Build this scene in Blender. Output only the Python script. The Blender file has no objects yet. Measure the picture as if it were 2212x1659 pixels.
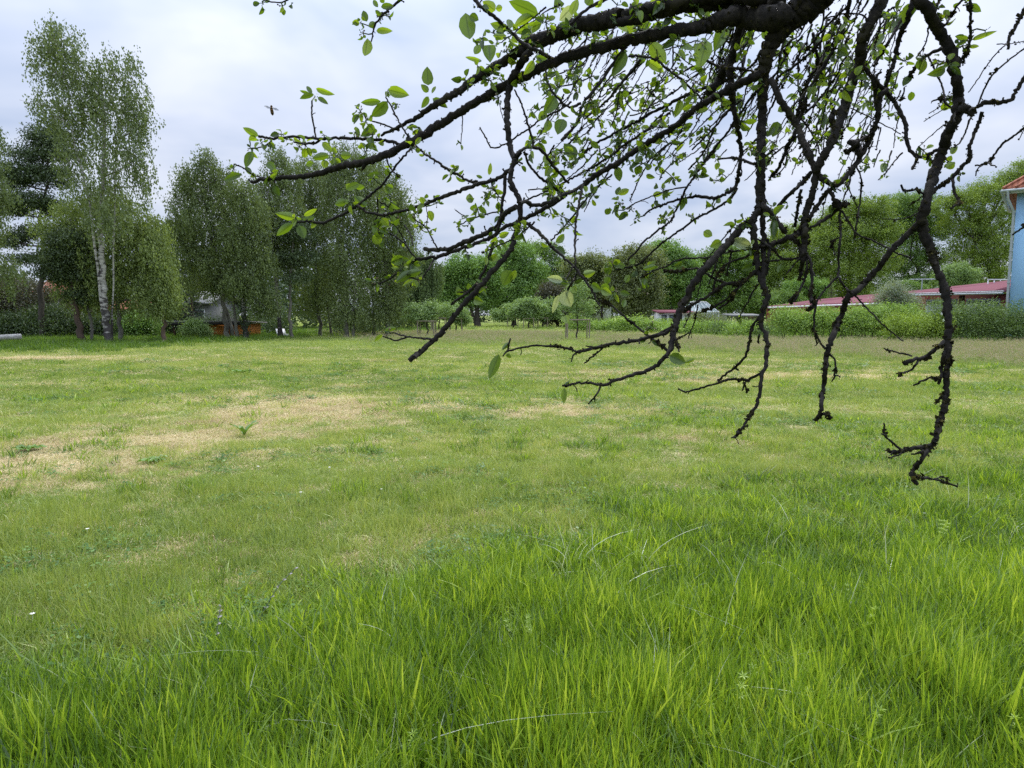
import bpy, math, random
import numpy as np
from mathutils import Vector, Matrix, noise as mnoise

random.seed(7)
R = np.random.default_rng(11)
scene = bpy.context.scene
COL = scene.collection

# ------------------------------------------------------------------ camera
CAM_H = 1.6
F = 2212 * 24.0 / 36.0            # focal length in overview pixels (2212 x 1659)
PITCH = math.atan((829.5 - 680.0) / F)
cam_data = bpy.data.cameras.new("camera")
cam_data.sensor_width = 36.0
cam_data.lens = 24.0
cam_data.clip_start = 0.05
cam_data.clip_end = 3000.0
cam = bpy.data.objects.new("camera", cam_data)
COL.objects.link(cam)
cam.location = (0, 0, CAM_H)
cam.rotation_euler = (math.radians(90) - PITCH, 0, 0)
scene.camera = cam

# ------------------------------------------------------------------ world
SUN_EL, SUN_AZ = math.radians(58), math.radians(25)      # azimuth measured from +Y towards +X
world = bpy.data.worlds.new("World")
scene.world = world
world.use_nodes = True
wn, wl = world.node_tree.nodes, world.node_tree.links
wn.clear()
w_out = wn.new("ShaderNodeOutputWorld")
w_bg = wn.new("ShaderNodeBackground")
w_bg.inputs["Strength"].default_value = 0.1
sky = wn.new("ShaderNodeTexSky")
sky.sky_type = 'NISHITA'
sky.sun_disc = False
sky.sun_elevation = SUN_EL
sky.sun_rotation = SUN_AZ
tc = wn.new("ShaderNodeTexCoord")
sep = wn.new("ShaderNodeSeparateXYZ")
wl.new(tc.outputs["Generated"], sep.inputs[0])


def wmath(op, a, b=None, c=None):
    n = wn.new("ShaderNodeMath"); n.operation = op
    for i, v in enumerate((a, b, c)):
        if v is None: continue
        if isinstance(v, (int, float)): n.inputs[i].default_value = v
        else: wl.new(v, n.inputs[i])
    return n.outputs[0]


zc = wmath('MAXIMUM', sep.outputs[2], 0.0)
den = wmath('ADD', zc, 0.22)
comb = wn.new("ShaderNodeCombineXYZ")
wl.new(wmath('DIVIDE', sep.outputs[0], den), comb.inputs[0])
wl.new(wmath('DIVIDE', sep.outputs[1], den), comb.inputs[1])
nz = wn.new("ShaderNodeTexNoise"); nz.inputs["Scale"].default_value = 1.5
nz.inputs["Detail"].default_value = 4.0; nz.inputs["Roughness"].default_value = 0.5
nz.inputs["Distortion"].default_value = 0.3
wl.new(comb.outputs[0], nz.inputs["Vector"])
cr = wn.new("ShaderNodeValToRGB")
cr.color_ramp.elements[0].position = 0.38; cr.color_ramp.elements[0].color = (4.9, 5.8, 7.8, 1)
cr.color_ramp.elements[1].position = 0.64; cr.color_ramp.elements[1].color = (7.8, 8.25, 9.5, 1)
wl.new(nz.outputs["Fac"], cr.inputs["Fac"])
# an overcast sky is up to three times brighter overhead than at the horizon
bright = wmath('ADD', wmath('MULTIPLY', wmath('POWER', zc, 2.2), 3.2), 0.92)
vm = wn.new("ShaderNodeVectorMath"); vm.operation = 'SCALE'
wl.new(cr.outputs["Color"], vm.inputs[0]); wl.new(bright, vm.inputs["Scale"])
mx = wn.new("ShaderNodeMixRGB"); mx.inputs["Fac"].default_value = 0.9
wl.new(sky.outputs["Color"], mx.inputs["Color1"]); wl.new(vm.outputs[0], mx.inputs["Color2"])
wl.new(mx.outputs[0], w_bg.inputs["Color"])
wl.new(w_bg.outputs[0], w_out.inputs["Surface"])

sun_data = bpy.data.lights.new("sun", 'SUN')
sun_data.energy = 3.0
sun_data.angle = math.radians(16)
sun_data.color = (1.0, 0.96, 0.88)
sun = bpy.data.objects.new("sun", sun_data)
COL.objects.link(sun)
sd = Vector((math.sin(SUN_AZ) * math.cos(SUN_EL), math.cos(SUN_AZ) * math.cos(SUN_EL), math.sin(SUN_EL)))
sun.rotation_euler = (-sd).to_track_quat('-Z', 'Y').to_euler()
sun.location = (20, 30, 60)

scene.view_settings.view_transform = 'Standard'
scene.view_settings.look = 'None'
scene.view_settings.gamma = 1.0
scene.view_settings.exposure = 0.12
scene.cycles.max_bounces = 6
scene.cycles.diffuse_bounces = 3
scene.cycles.transmission_bounces = 4
scene.cycles.transparent_max_bounces = 4
scene.cycles.use_denoising = False
scene.render.film_transparent = False

# ------------------------------------------------------------------ geometry of the view
CP, SP = math.cos(PITCH), math.sin(PITCH)


def PD(x, y, d):
    """overview pixel (2212 wide) at depth d along the optical axis -> world"""
    u, v = (x - 1106.0) / F, (y - 829.5) / F
    return np.array([u * d, d * (CP - v * SP), CAM_H - d * (SP + v * CP)])


def P(x, y, Y):
    """overview pixel on the vertical plane at world distance Y"""
    v = (y - 829.5) / F
    return PD(x, y, Y / (CP - v * SP))


def G(x, y, z=0.0):
    """overview pixel on the ground"""
    v = (y - 829.5) / F
    return PD(x, y, (CAM_H - z) / (SP + v * CP))


def toD(X, Y, Z=0.0):
    dz = Z - CAM_H
    zc_ = Y * CP - dz * SP
    zc_ = np.maximum(zc_, 1e-3)
    yc = -(Y * SP + dz * CP)
    return 1106.0 + F * X / zc_, 829.5 + F * yc / zc_


# ------------------------------------------------------------------ object helpers
def tag(o, label=None, cat=None, group=None, kind=None):
    if label: o["label"] = label
    if cat: o["category"] = cat
    if group: o["group"] = group
    if kind: o["kind"] = kind
    return o


def empty(name, loc):
    o = bpy.data.objects.new(name, None)
    o.empty_display_size = 0.3
    COL.objects.link(o)
    o.location = tuple(loc)
    return o


class MB:
    """collects vertices and faces (world coordinates) and links them as one mesh object"""
    def __init__(s):
        s.v = []; s.f = []; s.n = 0; s.attr = []; s.mi = []; s.vattr = []

    def add(s, verts, faces, a=0.0, mi=0, va=None):
        verts = np.asarray(verts, dtype=np.float32).reshape(-1, 3)
        s.v.append(verts)
        n0 = s.n; s.n += len(verts)
        if isinstance(faces, np.ndarray):
            s.f.append(faces + n0); k = len(faces)
        else:
            by = {}
            for f in faces: by.setdefault(len(f), []).append(f)
            k = 0
            for q in by.values():
                s.f.append(np.array(q, dtype=np.int64) + n0); k += len(q)
        s.attr.append(np.broadcast_to(np.asarray(a, dtype=np.float32), (k,)))
        s.mi.append(np.full(k, mi, dtype=np.int32))
        s.vattr.append(np.zeros(len(verts), np.float32) if va is None else np.asarray(va, np.float32))

    def box(s, c, size, rz=0.0, a=0.0, mi=0, rx=0.0):
        sx, sy, sz = [q / 2 for q in size]
        v = np.array([[x, y, z] for x in (-sx, sx) for y in (-sy, sy) for z in (-sz, sz)])
        if rx:
            c_, s_ = math.cos(rx), math.sin(rx)
            v = v @ np.array([[1, 0, 0], [0, c_, s_], [0, -s_, c_]])
        c_, s_ = math.cos(rz), math.sin(rz)
        v = v @ np.array([[c_, s_, 0], [-s_, c_, 0], [0, 0, 1]]) + np.asarray(c)
        s.add(v, np.array([[0, 1, 3, 2], [4, 6, 7, 5], [0, 4, 5, 1], [2, 3, 7, 6], [0, 2, 6, 4], [1, 5, 7, 3]]), a, mi)

    def prism(s, pts, thick, a=0.0, mi=0):
        """closed slab: polygon pts (n,3) extruded by vector thick"""
        p = np.asarray(pts, float); n = len(p); t = np.asarray(thick, float)
        v = np.vstack([p, p + t])
        f = [list(range(n))[::-1], [n + i for i in range(n)]] + [[i, (i + 1) % n, n + (i + 1) % n, n + i] for i in range(n)]
        s.add(v, f, a, mi)

    def tube(s, pts, rad, sides=6, a=0.0, mi=0, rough=0.0, cap=True):
        p = np.asarray(pts, float); n = len(p)
        r = np.broadcast_to(np.asarray(rad, float), (n,)).copy()
        t = np.gradient(p, axis=0)
        t /= np.linalg.norm(t, axis=1)[:, None] + 1e-9
        ref = np.array([0, 0, 1.0]) if abs(t[0][2]) < 0.8 else np.array([1.0, 0, 0])
        u = np.cross(t[0], ref); u /= np.linalg.norm(u)
        ang = np.linspace(0, 2 * np.pi, sides, endpoint=False)
        vs = np.empty((n, sides, 3))
        for i in range(n):
            u = u - t[i] * np.dot(u, t[i]); u /= np.linalg.norm(u) + 1e-9
            w = np.cross(t[i], u)
            rr = r[i] * (1 + rough * R.uniform(-1, 1, sides)) if rough else r[i]
            vs[i] = p[i] + (np.cos(ang)[:, None] * u + np.sin(ang)[:, None] * w) * (rr[:, None] if rough else rr)
        k = np.arange(sides); k2 = (k + 1) % sides
        f = np.concatenate([np.stack([i * sides + k, i * sides + k2, (i + 1) * sides + k2, (i + 1) * sides + k], 1) for i in range(n - 1)])
        s.add(vs.reshape(-1, 3), f, a, mi)
        if cap:
            for i in (0, n - 1):
                c = list(range(sides))
                s.add(vs[i], [c[::-1] if i == 0 else c], a, mi)

    def quads(s, c, u, v, a):
        """rhombic leaves: centres c (n,3), half axes u, v"""
        n = len(c)
        vs = np.stack([c - u, c - v * 1.0 - u * 0.1, c + u, c + v - u * 0.1], 1).reshape(-1, 3)
        f = np.arange(n * 4).reshape(n, 4)
        s.add(vs, f, a)

    def build(s, name, mat, parent=None, smooth=False):
        me = bpy.data.meshes.new(name)
        V = np.concatenate(s.v) if s.v else np.zeros((0, 3), np.float32)
        if parent is not None:
            V = V - np.array(parent_loc(parent), dtype=np.float32)
        loops = np.concatenate([f.ravel() for f in s.f]).astype(np.int32)
        tot = np.concatenate([np.full(len(f), f.shape[1], np.int32) for f in s.f])
        start = np.concatenate([[0], np.cumsum(tot)[:-1]]).astype(np.int32)
        me.vertices.add(len(V)); me.vertices.foreach_set("co", V.astype(np.float32).ravel())
        me.loops.add(len(loops)); me.loops.foreach_set("vertex_index", loops)
        me.polygons.add(len(tot)); me.polygons.foreach_set("loop_start", start)
        try: me.polygons.foreach_set("loop_total", tot)
        except Exception: pass
        me.polygons.foreach_set("material_index", np.concatenate(s.mi))
        if smooth: me.polygons.foreach_set("use_smooth", np.ones(len(tot), bool))
        at = me.attributes.new("rnd", 'FLOAT', 'FACE')
        at.data.foreach_set("value", np.concatenate(s.attr).astype(np.float32))
        av = me.attributes.new("mid", 'FLOAT', 'POINT')
        av.data.foreach_set("value", np.concatenate(s.vattr))
        me.update(calc_edges=True)
        for m in (mat if isinstance(mat, (list, tuple)) else [mat]): me.materials.append(m)
        o = bpy.data.objects.new(name, me)
        COL.objects.link(o)
        if parent is not None: o.parent = parent
        return o


def parent_loc(p):
    l = Vector((0, 0, 0))
    while p is not None:
        l += p.location; p = p.parent
    return l


# ------------------------------------------------------------------ materials
def newmat(name):
    m = bpy.data.materials.new(name); m.use_nodes = True
    m.node_tree.nodes.clear()
    return m, m.node_tree.nodes, m.node_tree.links


def mathn(N, L, op, a, b=None, clamp=False):
    n = N.new("ShaderNodeMath"); n.operation = op; n.use_clamp = clamp
    for i, v in enumerate((a, b)):
        if v is None: continue
        if isinstance(v, (int, float)): n.inputs[i].default_value = v
        else: L.new(v, n.inputs[i])
    return n.outputs[0]


def mixn(N, L, fac, c1, c2, blend='MIX'):
    n = N.new("ShaderNodeMixRGB"); n.blend_type = blend
    for k, v in (("Fac", fac), ("Color1", c1), ("Color2", c2)):
        if isinstance(v, (int, float)): n.inputs[k].default_value = v
        elif isinstance(v, tuple): n.inputs[k].default_value = (*v[:3], 1)
        else: L.new(v, n.inputs[k])
    return n.outputs[0]


def noisen(N, L, scale, detail=3.0, rough=0.55, vec=None, dist=0.0):
    n = N.new("ShaderNodeTexNoise")
    n.inputs["Scale"].default_value = scale; n.inputs["Detail"].default_value = detail
    n.inputs["Roughness"].default_value = rough; n.inputs["Distortion"].default_value = dist
    if vec is not None: L.new(vec, n.inputs["Vector"])
    return n.outputs["Fac"]


def rampn(N, L, fac, stops):
    n = N.new("ShaderNodeValToRGB"); r = n.color_ramp
    while len(r.elements) < len(stops): r.elements.new(0.5)
    for e, (p, c) in zip(r.elements, stops):
        e.position = p; e.color = (*c, 1) if len(c) == 3 else c
    L.new(fac, n.inputs["Fac"])
    return n.outputs["Color"]


def coord(N, L, which="Object", scale=(1, 1, 1)):
    t = N.new("ShaderNodeTexCoord"); m = N.new("ShaderNodeMapping")
    m.inputs["Scale"].default_value = scale
    L.new(t.outputs[which], m.inputs["Vector"])
    return m.outputs[0]


def leafmat(name, dark, light, trans=0.35, midrib=False, gloss=0.06, inst=False, third=None, fourth=None, tr=(1.25, 1.25, 0.55)):
    m, N, L = newmat(name)
    a = N.new("ShaderNodeAttribute"); a.attribute_name = "rnd"
    if fourth: col = rampn(N, L, a.outputs["Fac"], [(0.0, dark), (0.5, light), (0.92, third), (0.97, fourth)])
    elif third: col = rampn(N, L, a.outputs["Fac"], [(0.0, dark), (0.6, light), (1.0, third)])
    else: col = rampn(N, L, a.outputs["Fac"], [(0.0, dark), (1.0, light)])
    if midrib:
        b = N.new("ShaderNodeAttribute"); b.attribute_name = "mid"
        k = mathn(N, L, 'LESS_THAN', b.outputs["Fac"], 0.10)
        nn = noisen(N, L, 90.0, 2.0)
        col = mixn(N, L, mathn(N, L, 'MULTIPLY', nn, 0.35), col, tuple(q * 0.55 for q in dark))
        col = mixn(N, L, mathn(N, L, 'MULTIPLY', k, 0.45), col, tuple(q * 0.5 for q in dark))
    d = N.new("ShaderNodeBsdfDiffuse"); L.new(col, d.inputs["Color"])
    t = N.new("ShaderNodeBsdfTranslucent")
    tcol = mixn(N, L, 1.0, col, tr, 'MULTIPLY')
    L.new(tcol, t.inputs["Color"])
    s = N.new("ShaderNodeMixShader"); s.inputs[0].default_value = trans
    L.new(d.outputs[0], s.inputs[1]); L.new(t.outputs[0], s.inputs[2])
    out = N.new("ShaderNodeOutputMaterial")
    if gloss:
        g = N.new("ShaderNodeBsdfGlossy"); g.inputs["Roughness"].default_value = 0.45
        g.inputs["Color"].default_value = (0.8, 0.85, 0.8, 1)
        s2 = N.new("ShaderNodeMixShader"); s2.inputs[0].default_value = gloss
        L.new(s.outputs[0], s2.inputs[1]); L.new(g.outputs[0], s2.inputs[2]); L.new(s2.outputs[0], out.inputs[0])
    else:
        L.new(s.outputs[0], out.inputs[0])
    return m


def solid(name, c1, c2=None, scale=6.0, rough=0.85, bump=0.0, vscale=(1, 1, 1), spec=0.3):
    m, N, L = newmat(name)
    b = N.new("ShaderNodeBsdfPrincipled"); b.inputs["Roughness"].default_value = rough
    b.inputs["Specular IOR Level"].default_value = spec
    vec = coord(N, L, "Object", vscale)
    nz_ = noisen(N, L, scale, 5.0, 0.6, vec)
    c2 = c2 or tuple(q * 0.6 for q in c1)
    L.new(rampn(N, L, nz_, [(0.3, c2), (0.68, c1)]), b.inputs["Base Color"])
    if bump:
        bn = N.new("ShaderNodeBump"); bn.inputs["Strength"].default_value = bump; bn.inputs["Distance"].default_value = 0.02
        L.new(nz_, bn.inputs["Height"]); L.new(bn.outputs[0], b.inputs["Normal"])
    out = N.new("ShaderNodeOutputMaterial"); L.new(b.outputs[0], out.inputs[0])
    return m


def birchbark(name):
    m, N, L = newmat(name)
    b = N.new("ShaderNodeBsdfPrincipled"); b.inputs["Roughness"].default_value = 0.8
    g = N.new("ShaderNodeNewGeometry")
    mp = N.new("ShaderNodeMapping"); mp.inputs["Scale"].default_value = (2.2, 2.2, 5.5)
    L.new(g.outputs["Position"], mp.inputs["Vector"])
    n1 = noisen(N, L, 1.6, 4.0, 0.6, mp.outputs[0])
    sp = N.new("ShaderNodeSeparateXYZ"); L.new(g.outputs["Position"], sp.inputs[0])
    # rough black bark spreads over the foot of an old birch
    low = mathn(N, L, 'MULTIPLY', mathn(N, L, 'SUBTRACT', 2.4, sp.outputs[2]), 0.10)
    low = mathn(N, L, 'MAXIMUM', low, -0.03)
    n1 = mathn(N, L, 'SUBTRACT', n1, low)
    L.new(rampn(N, L, n1, [(0.42, (0.035, 0.03, 0.028)), (0.50, (0.26, 0.25, 0.23)), (0.7, (0.46, 0.44, 0.41))]), b.inputs["Base Color"])
    out = N.new("ShaderNodeOutputMaterial"); L.new(b.outputs[0], out.inputs[0])
    return m


M = {}
M['bark'] = solid('bark_dark', (0.075, 0.062, 0.05), (0.028, 0.024, 0.02), 5, bump=0.6, vscale=(1, 1, .3))
M['bark_red'] = solid('bark_reddish', (0.12, 0.08, 0.06), (0.05, 0.036, 0.028), 4, bump=0.5, vscale=(1, 1, .3))
M['bark_grey'] = solid('bark_grey', (0.20, 0.19, 0.16), (0.08, 0.075, 0.065), 4, bump=0.5, vscale=(1, 1, .3))
M['birch'] = birchbark('bark_birch')
M['ivybark'] = solid('ivy_on_bark', (0.025, 0.05, 0.018), (0.012, 0.02, 0.01), 7, bump=0.8)
M['wood_pale'] = solid('timber_weathered', (0.30, 0.25, 0.19), (0.17, 0.14, 0.11), 14, vscale=(1, 1, .2))
M['log'] = solid('log_bleached', (0.55, 0.54, 0.52), (0.25, 0.24, 0.22), 9)
M['white'] = solid('white_painted', (0.72, 0.73, 0.74), (0.5, 0.5, 0.5), 5, rough=0.5)
M['zinc'] = solid('zinc_metal', (0.36, 0.40, 0.42), (0.24, 0.27, 0.29), 9, rough=0.45, spec=0.5)
M['black'] = solid('dark_opening', (0.02, 0.02, 0.02), (0.01, 0.01, 0.01))

# ------------------------------------------------------------------ ground cover functions
_tab = np.random.default_rng(5).random((256, 256))


def vnoise(x, y, s):
    x = np.asarray(x) * s + 1000.0; y = np.asarray(y) * s + 1000.0
    xi = np.floor(x).astype(int); yi = np.floor(y).astype(int)
    fx = x - xi; fy = y - yi
    fx = fx * fx * (3 - 2 * fx); fy = fy * fy * (3 - 2 * fy)
    a = _tab[xi % 256, yi % 256]; b = _tab[(xi + 1) % 256, yi % 256]
    c = _tab[xi % 256, (yi + 1) % 256]; d = _tab[(xi + 1) % 256, (yi + 1) % 256]
    return (a * (1 - fx) + b * fx) * (1 - fy) + (c * (1 - fx) + d * fx) * fy


def fnoise(x, y, s):
    return (vnoise(x, y, s) + 0.5 * vnoise(x + 17, y + 5, s * 2.1) + 0.25 * vnoise(x - 9, y + 31, s * 4.3)) / 1.75


def groundz(x, y):
    return (fnoise(x, y, 0.35) - 0.5) * 0.07 + (fnoise(x, y, 1.7) - 0.5) * 0.05 * np.clip(1 - np.hypot(x, y) / 30, 0, 1)


BX = [-900, 0, 150, 300, 500, 700, 900, 1100, 1300, 1600, 2000, 2212, 3200]
BY = [1500, 1490, 1455, 1415, 1375, 1330, 1240, 1150, 1110, 1075, 1035, 1000, 960]


def tallness(X, Y):
    dx, dy = toD(X, Y)
    n = (fnoise(X, Y, 0.8) - 0.5) + .5 * (fnoise(X, Y, 2.6) - .5)
    b = np.interp(dx, BX, BY) + n * 260
    t = np.clip((dy - b + 110) / 330.0, 0, 1)
    return t


def strawness(X, Y):
    dx, dy = toD(X, Y)
    s = np.zeros_like(dx)
    for cx, cy, rx, ry, w, sl in [(180, 985, 360, 55, 1.0, -0.13), (640, 885, 270, 42, 1.05, -0.05), (30, 1040, 170, 28, .9, 0), (420, 935, 260, 40, .8, -.1),
                                  (1500, 815, 340, 22, .62, 0), (1250, 880, 300, 26, .5, 0), (1900, 815, 230, 12, .7, 0), (900, 880, 160, 26, .5, 0),
                                  (90, 775, 170, 5, 1.3, 0), (230, 835, 230, 9, .5, 0), (700, 850, 200, 12, .6, 0), (980, 1000, 300, 40, .25, 0), (1450, 935, 300, 25, .3, 0),
                                  (350, 1230, 120, 30, .45, 0), (120, 1150, 160, 20, .35, 0), (900, 1150, 160, 30, .3, 0)]:
        yy = dy - cy - (dx - cx) * sl
        s = np.maximum(s, w * np.exp(-(((dx - cx) / rx) ** 2 + (yy / ry) ** 2)))
    n = fnoise(X, Y, 1.3); n2 = fnoise(X + 50, Y, 4.0)
    return np.clip((s * 1.8 + (n - 0.5) * 1.4 + (n2 - 0.5) * 2.2 + (fnoise(X, Y, 9.0) - .5) * 1.5 - 0.36) * 1.1, 0, 1)


def rustness(X, Y):
    dx, dy = toD(X, Y)
    s = np.zeros_like(dx)
    for cx, cy, rx, ry in [(550, 775, 75, 5), (845, 779, 50, 4), (470, 779, 30, 3)]:
        s = np.maximum(s, np.exp(-(((dx - cx) / rx) ** 2 + ((dy - cy) / ry) ** 2)))
    return s


# ------------------------------------------------------------------ ground sheet
def axis(n, lim, k):
    t = np.linspace(-1, 1, n)
    return np.sinh(t * k) / math.sinh(k) * lim


gx = axis(421, 900.0, 8.2)
gy = np.concatenate([[-400, -60, -15, -4], np.sinh(np.linspace(0, 1, 420) * 7.4) / math.sinh(7.4) * 1400.0])
GX, GY = np.meshgrid(gx, gy)
GZ = groundz(GX, GY)
gv = np.stack([GX, GY, GZ], -1).reshape(-1, 3)
ny_, nx_ = GX.shape
idx = np.arange(ny_ * nx_).reshape(ny_, nx_)
gf = np.stack([idx[:-1, :-1], idx[:-1, 1:], idx[1:, 1:], idx[1:, :-1]], -1).reshape(-1, 4)
gb = MB(); gb.add(gv, gf)
M['ground'], N, L = newmat('ground_turf')
at = N.new("ShaderNodeAttribute"); at.attribute_name = "straw"
at2 = N.new("ShaderNodeAttribute"); at2.attribute_name = "rust"
geo = N.new("ShaderNodeNewGeometry")
n1 = noisen(N, L, 2.0, 6.0, 0.65, geo.outputs["Position"])
n2 = noisen(N, L, 26.0, 5.0, 0.7, geo.outputs["Position"])
n3 = noisen(N, L, 0.25, 4.0, 0.6, geo.outputs["Position"])
gcol = rampn(N, L, n2, [(0.25, (0.06, 0.07, 0.025)), (0.5, (0.17, 0.22, 0.055)), (0.75, (0.28, 0.33, 0.09))])
gcol = mixn(N, L, mathn(N, L, 'MULTIPLY', n3, 0.5), gcol, (0.20, 0.24, 0.05))
scol = rampn(N, L, n2, [(0.34, (0.17, 0.125, 0.08)), (0.5, (0.42, 0.35, 0.17)), (0.7, (0.56, 0.48, 0.29))])
n9 = noisen(N, L, 7.0, 6.0, 0.75, geo.outputs['Position'])
k = mathn(N, L, 'ADD', at.outputs["Fac"], mathn(N, L, 'ADD', mathn(N, L, 'MULTIPLY', mathn(N, L, 'SUBTRACT', n1, 0.5), 0.9), mathn(N, L, 'MULTIPLY', mathn(N, L, 'SUBTRACT', n9, 0.52), 2.2)), clamp=True)
gcol = mixn(N, L, k, gcol, scol)
at3 = N.new('ShaderNodeAttribute'); at3.attribute_name = 'litter_shade'
gcol = mixn(N, L, mathn(N, L, 'MULTIPLY', at3.outputs['Fac'], 0.85), gcol, (0.028, 0.03, 0.013))  # dark litter plus painted-in shade for the gaps under tall grass
gcol = mixn(N, L, mathn(N, L, 'MULTIPLY', at2.outputs["Fac"], 0.8), gcol, (0.36, 0.20, 0.09))
bs = N.new("ShaderNodeBsdfPrincipled"); bs.inputs["Roughness"].default_value = 0.95; bs.inputs["Specular IOR Level"].default_value = 0.1
L.new(gcol, bs.inputs["Base Color"])
bn = N.new("ShaderNodeBump"); bn.inputs["Strength"].default_value = 0.9; bn.inputs["Distance"].default_value = 0.05
L.new(n2, bn.inputs["Height"]); L.new(bn.outputs[0], bs.inputs["Normal"])
out = N.new("ShaderNodeOutputMaterial"); L.new(bs.outputs[0], out.inputs[0])
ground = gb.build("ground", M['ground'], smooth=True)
vis = GY > 1.0
st = np.where(vis, strawness(GX, np.maximum(GY, 1.0)) * (1 - tallness(GX, np.maximum(GY, 1.0))), 0.0)
ru = np.where(vis, rustness(GX, np.maximum(GY, 1.0)), 0.0)
a_ = ground.data.attributes.new("straw", 'FLOAT', 'POINT'); a_.data.foreach_set("value", st.astype(np.float32).ravel())
a_ = ground.data.attributes.new("litter_shade", 'FLOAT', 'POINT'); a_.data.foreach_set("value", np.where(vis, tallness(GX, np.maximum(GY, 1.0)), 0.3).astype(np.float32).ravel())
a_ = ground.data.attributes.new("rust", 'FLOAT', 'POINT'); a_.data.foreach_set("value", ru.astype(np.float32).ravel())
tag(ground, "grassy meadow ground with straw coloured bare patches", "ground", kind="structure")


# ------------------------------------------------------------------ grass
def grassmat(name, stops, trans=0.4, gloss=0.05, wt=0.6):
    m, N, L = newmat(name)
    a = N.new("ShaderNodeAttribute"); a.attribute_name = "rnd"
    t = N.new("ShaderNodeAttribute"); t.attribute_name = "tint"; t.attribute_type = 'INSTANCER'
    f = mathn(N, L, 'ADD', mathn(N, L, 'MULTIPLY', a.outputs["Fac"], 1 - wt), mathn(N, L, 'MULTIPLY', t.outputs["Fac"], wt), clamp=True)
    col = rampn(N, L, f, stops)
    d = N.new("ShaderNodeBsdfDiffuse"); L.new(col, d.inputs["Color"])
    tr = N.new("ShaderNodeBsdfTranslucent"); L.new(mixn(N, L, 1.0, col, (1.3, 1.3, 0.6), 'MULTIPLY'), tr.inputs["Color"])
    s = N.new("ShaderNodeMixShader"); s.inputs[0].default_value = trans
    L.new(d.outputs[0], s.inputs[1]); L.new(tr.outputs[0], s.inputs[2])
    g = N.new("ShaderNodeBsdfGlossy"); g.inputs["Roughness"].default_value = 0.4
    s2 = N.new("ShaderNodeMixShader"); s2.inputs[0].default_value = gloss
    L.new(s.outputs[0], s2.inputs[1]); L.new(g.outputs[0], s2.inputs[2])
    out = N.new("ShaderNodeOutputMaterial"); L.new(s2.outputs[0], out.inputs[0])
    return m


M['g_tall'] = grassmat('grass_lush', [(0.0, (0.030, 0.065, 0.011)), (0.3, (0.085, 0.165, 0.018)), (0.6, (0.22, 0.34, 0.032)), (0.85, (0.37, 0.48, 0.055)), (1.0, (0.50, 0.58, 0.09))], 0.45, 0.035, 0.45)
M['g_lawn'] = grassmat('grass_lawn', [(0.0, (0.10, 0.165, 0.045)), (0.35, (0.22, 0.30, 0.07)), (0.7, (0.36, 0.42, 0.11)), (1.0, (0.58, 0.55, 0.24))], 0.35, 0.04, 0.55)
M['g_straw'] = grassmat('grass_straw', [(0.0, (0.28, 0.21, 0.14)), (0.5, (0.54, 0.45, 0.27)), (1.0, (0.70, 0.61, 0.42))], 0.2, 0.0)
M['g_seed'] = grassmat('grass_seed', [(0.0, (0.13, 0.21, 0.05)), (0.35, (0.26, 0.33, 0.12)), (0.6, (0.38, 0.31, 0.24)), (1.0, (0.50, 0.40, 0.34))], 0.25, 0.0, 0.25)
M['g_dry'] = grassmat('grass_dry', [(0.0, (0.40, 0.44, 0.30)), (1.0, (0.74, 0.76, 0.62))], 0.3, 0.12, 0.3)
M['g_forb'] = grassmat('forb_leaf', [(0.0, (0.04, 0.10, 0.03)), (0.6, (0.09, 0.18, 0.05)), (1.0, (0.2, 0.32, 0.08))], 0.3, 0.03)


def blades(rg, n, rad, h0, h1, w0, w1, bend, seg=3, lean=0.25, flat=False, clump=0.0, hue=(0, 1)):
    ang = rg.uniform(0, 2 * np.pi, n); rr = rad * np.sqrt(rg.uniform(0, 1, n))
    bx, by = rr * np.cos(ang), rr * np.sin(ang)
    h = rg.uniform(h0, h1, n) * rg.uniform(0.7, 1.0, n)
    w = rg.uniform(w0, w1, n)
    la = rg.uniform(0, 2 * np.pi, n)
    ld = np.stack([np.cos(la), np.sin(la)], 1)
    le = rg.uniform(0, lean, n); be = bend * rg.uniform(0.1, 1, n) ** 2
    ya = rg.uniform(0, 2 * np.pi, n)
    side = np.stack([np.cos(ya), np.sin(ya), rg.uniform(-.2, .2, n)], 1)
    t = np.linspace(0, 1, seg + 1)
    V = []
    for ti in t:
        off = (le * ti + be * ti * ti) * h
        z = h * (ti - 0.45 * be * ti ** 2.2)
        if flat: off = h * ti; z = rg.uniform(0.004, 0.03, n) + 0.02 * np.sin(ti * 3) * be
        c = np.stack([bx + ld[:, 0] * off, by + ld[:, 1] * off, z], 1)
        ww = (w * (1 - ti ** 1.6) * 0.5 + w * 0.04)[:, None] * side
        V.append(c - ww); V.append(c + ww)
    V = np.stack(V, 1)            # n, 2*(seg+1), 3
    k = 2 * (seg + 1)
    f = np.concatenate([np.array([[2 * i, 2 * i + 1, 2 * i + 3, 2 * i + 2]]) for i in range(seg)])
    f = (np.arange(n)[:, None, None] * k + f[None]).reshape(-1, 4)
    a = np.repeat(rg.uniform(hue[0], hue[1], n), seg)
    return V.reshape(-1, 3), f, a


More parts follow.
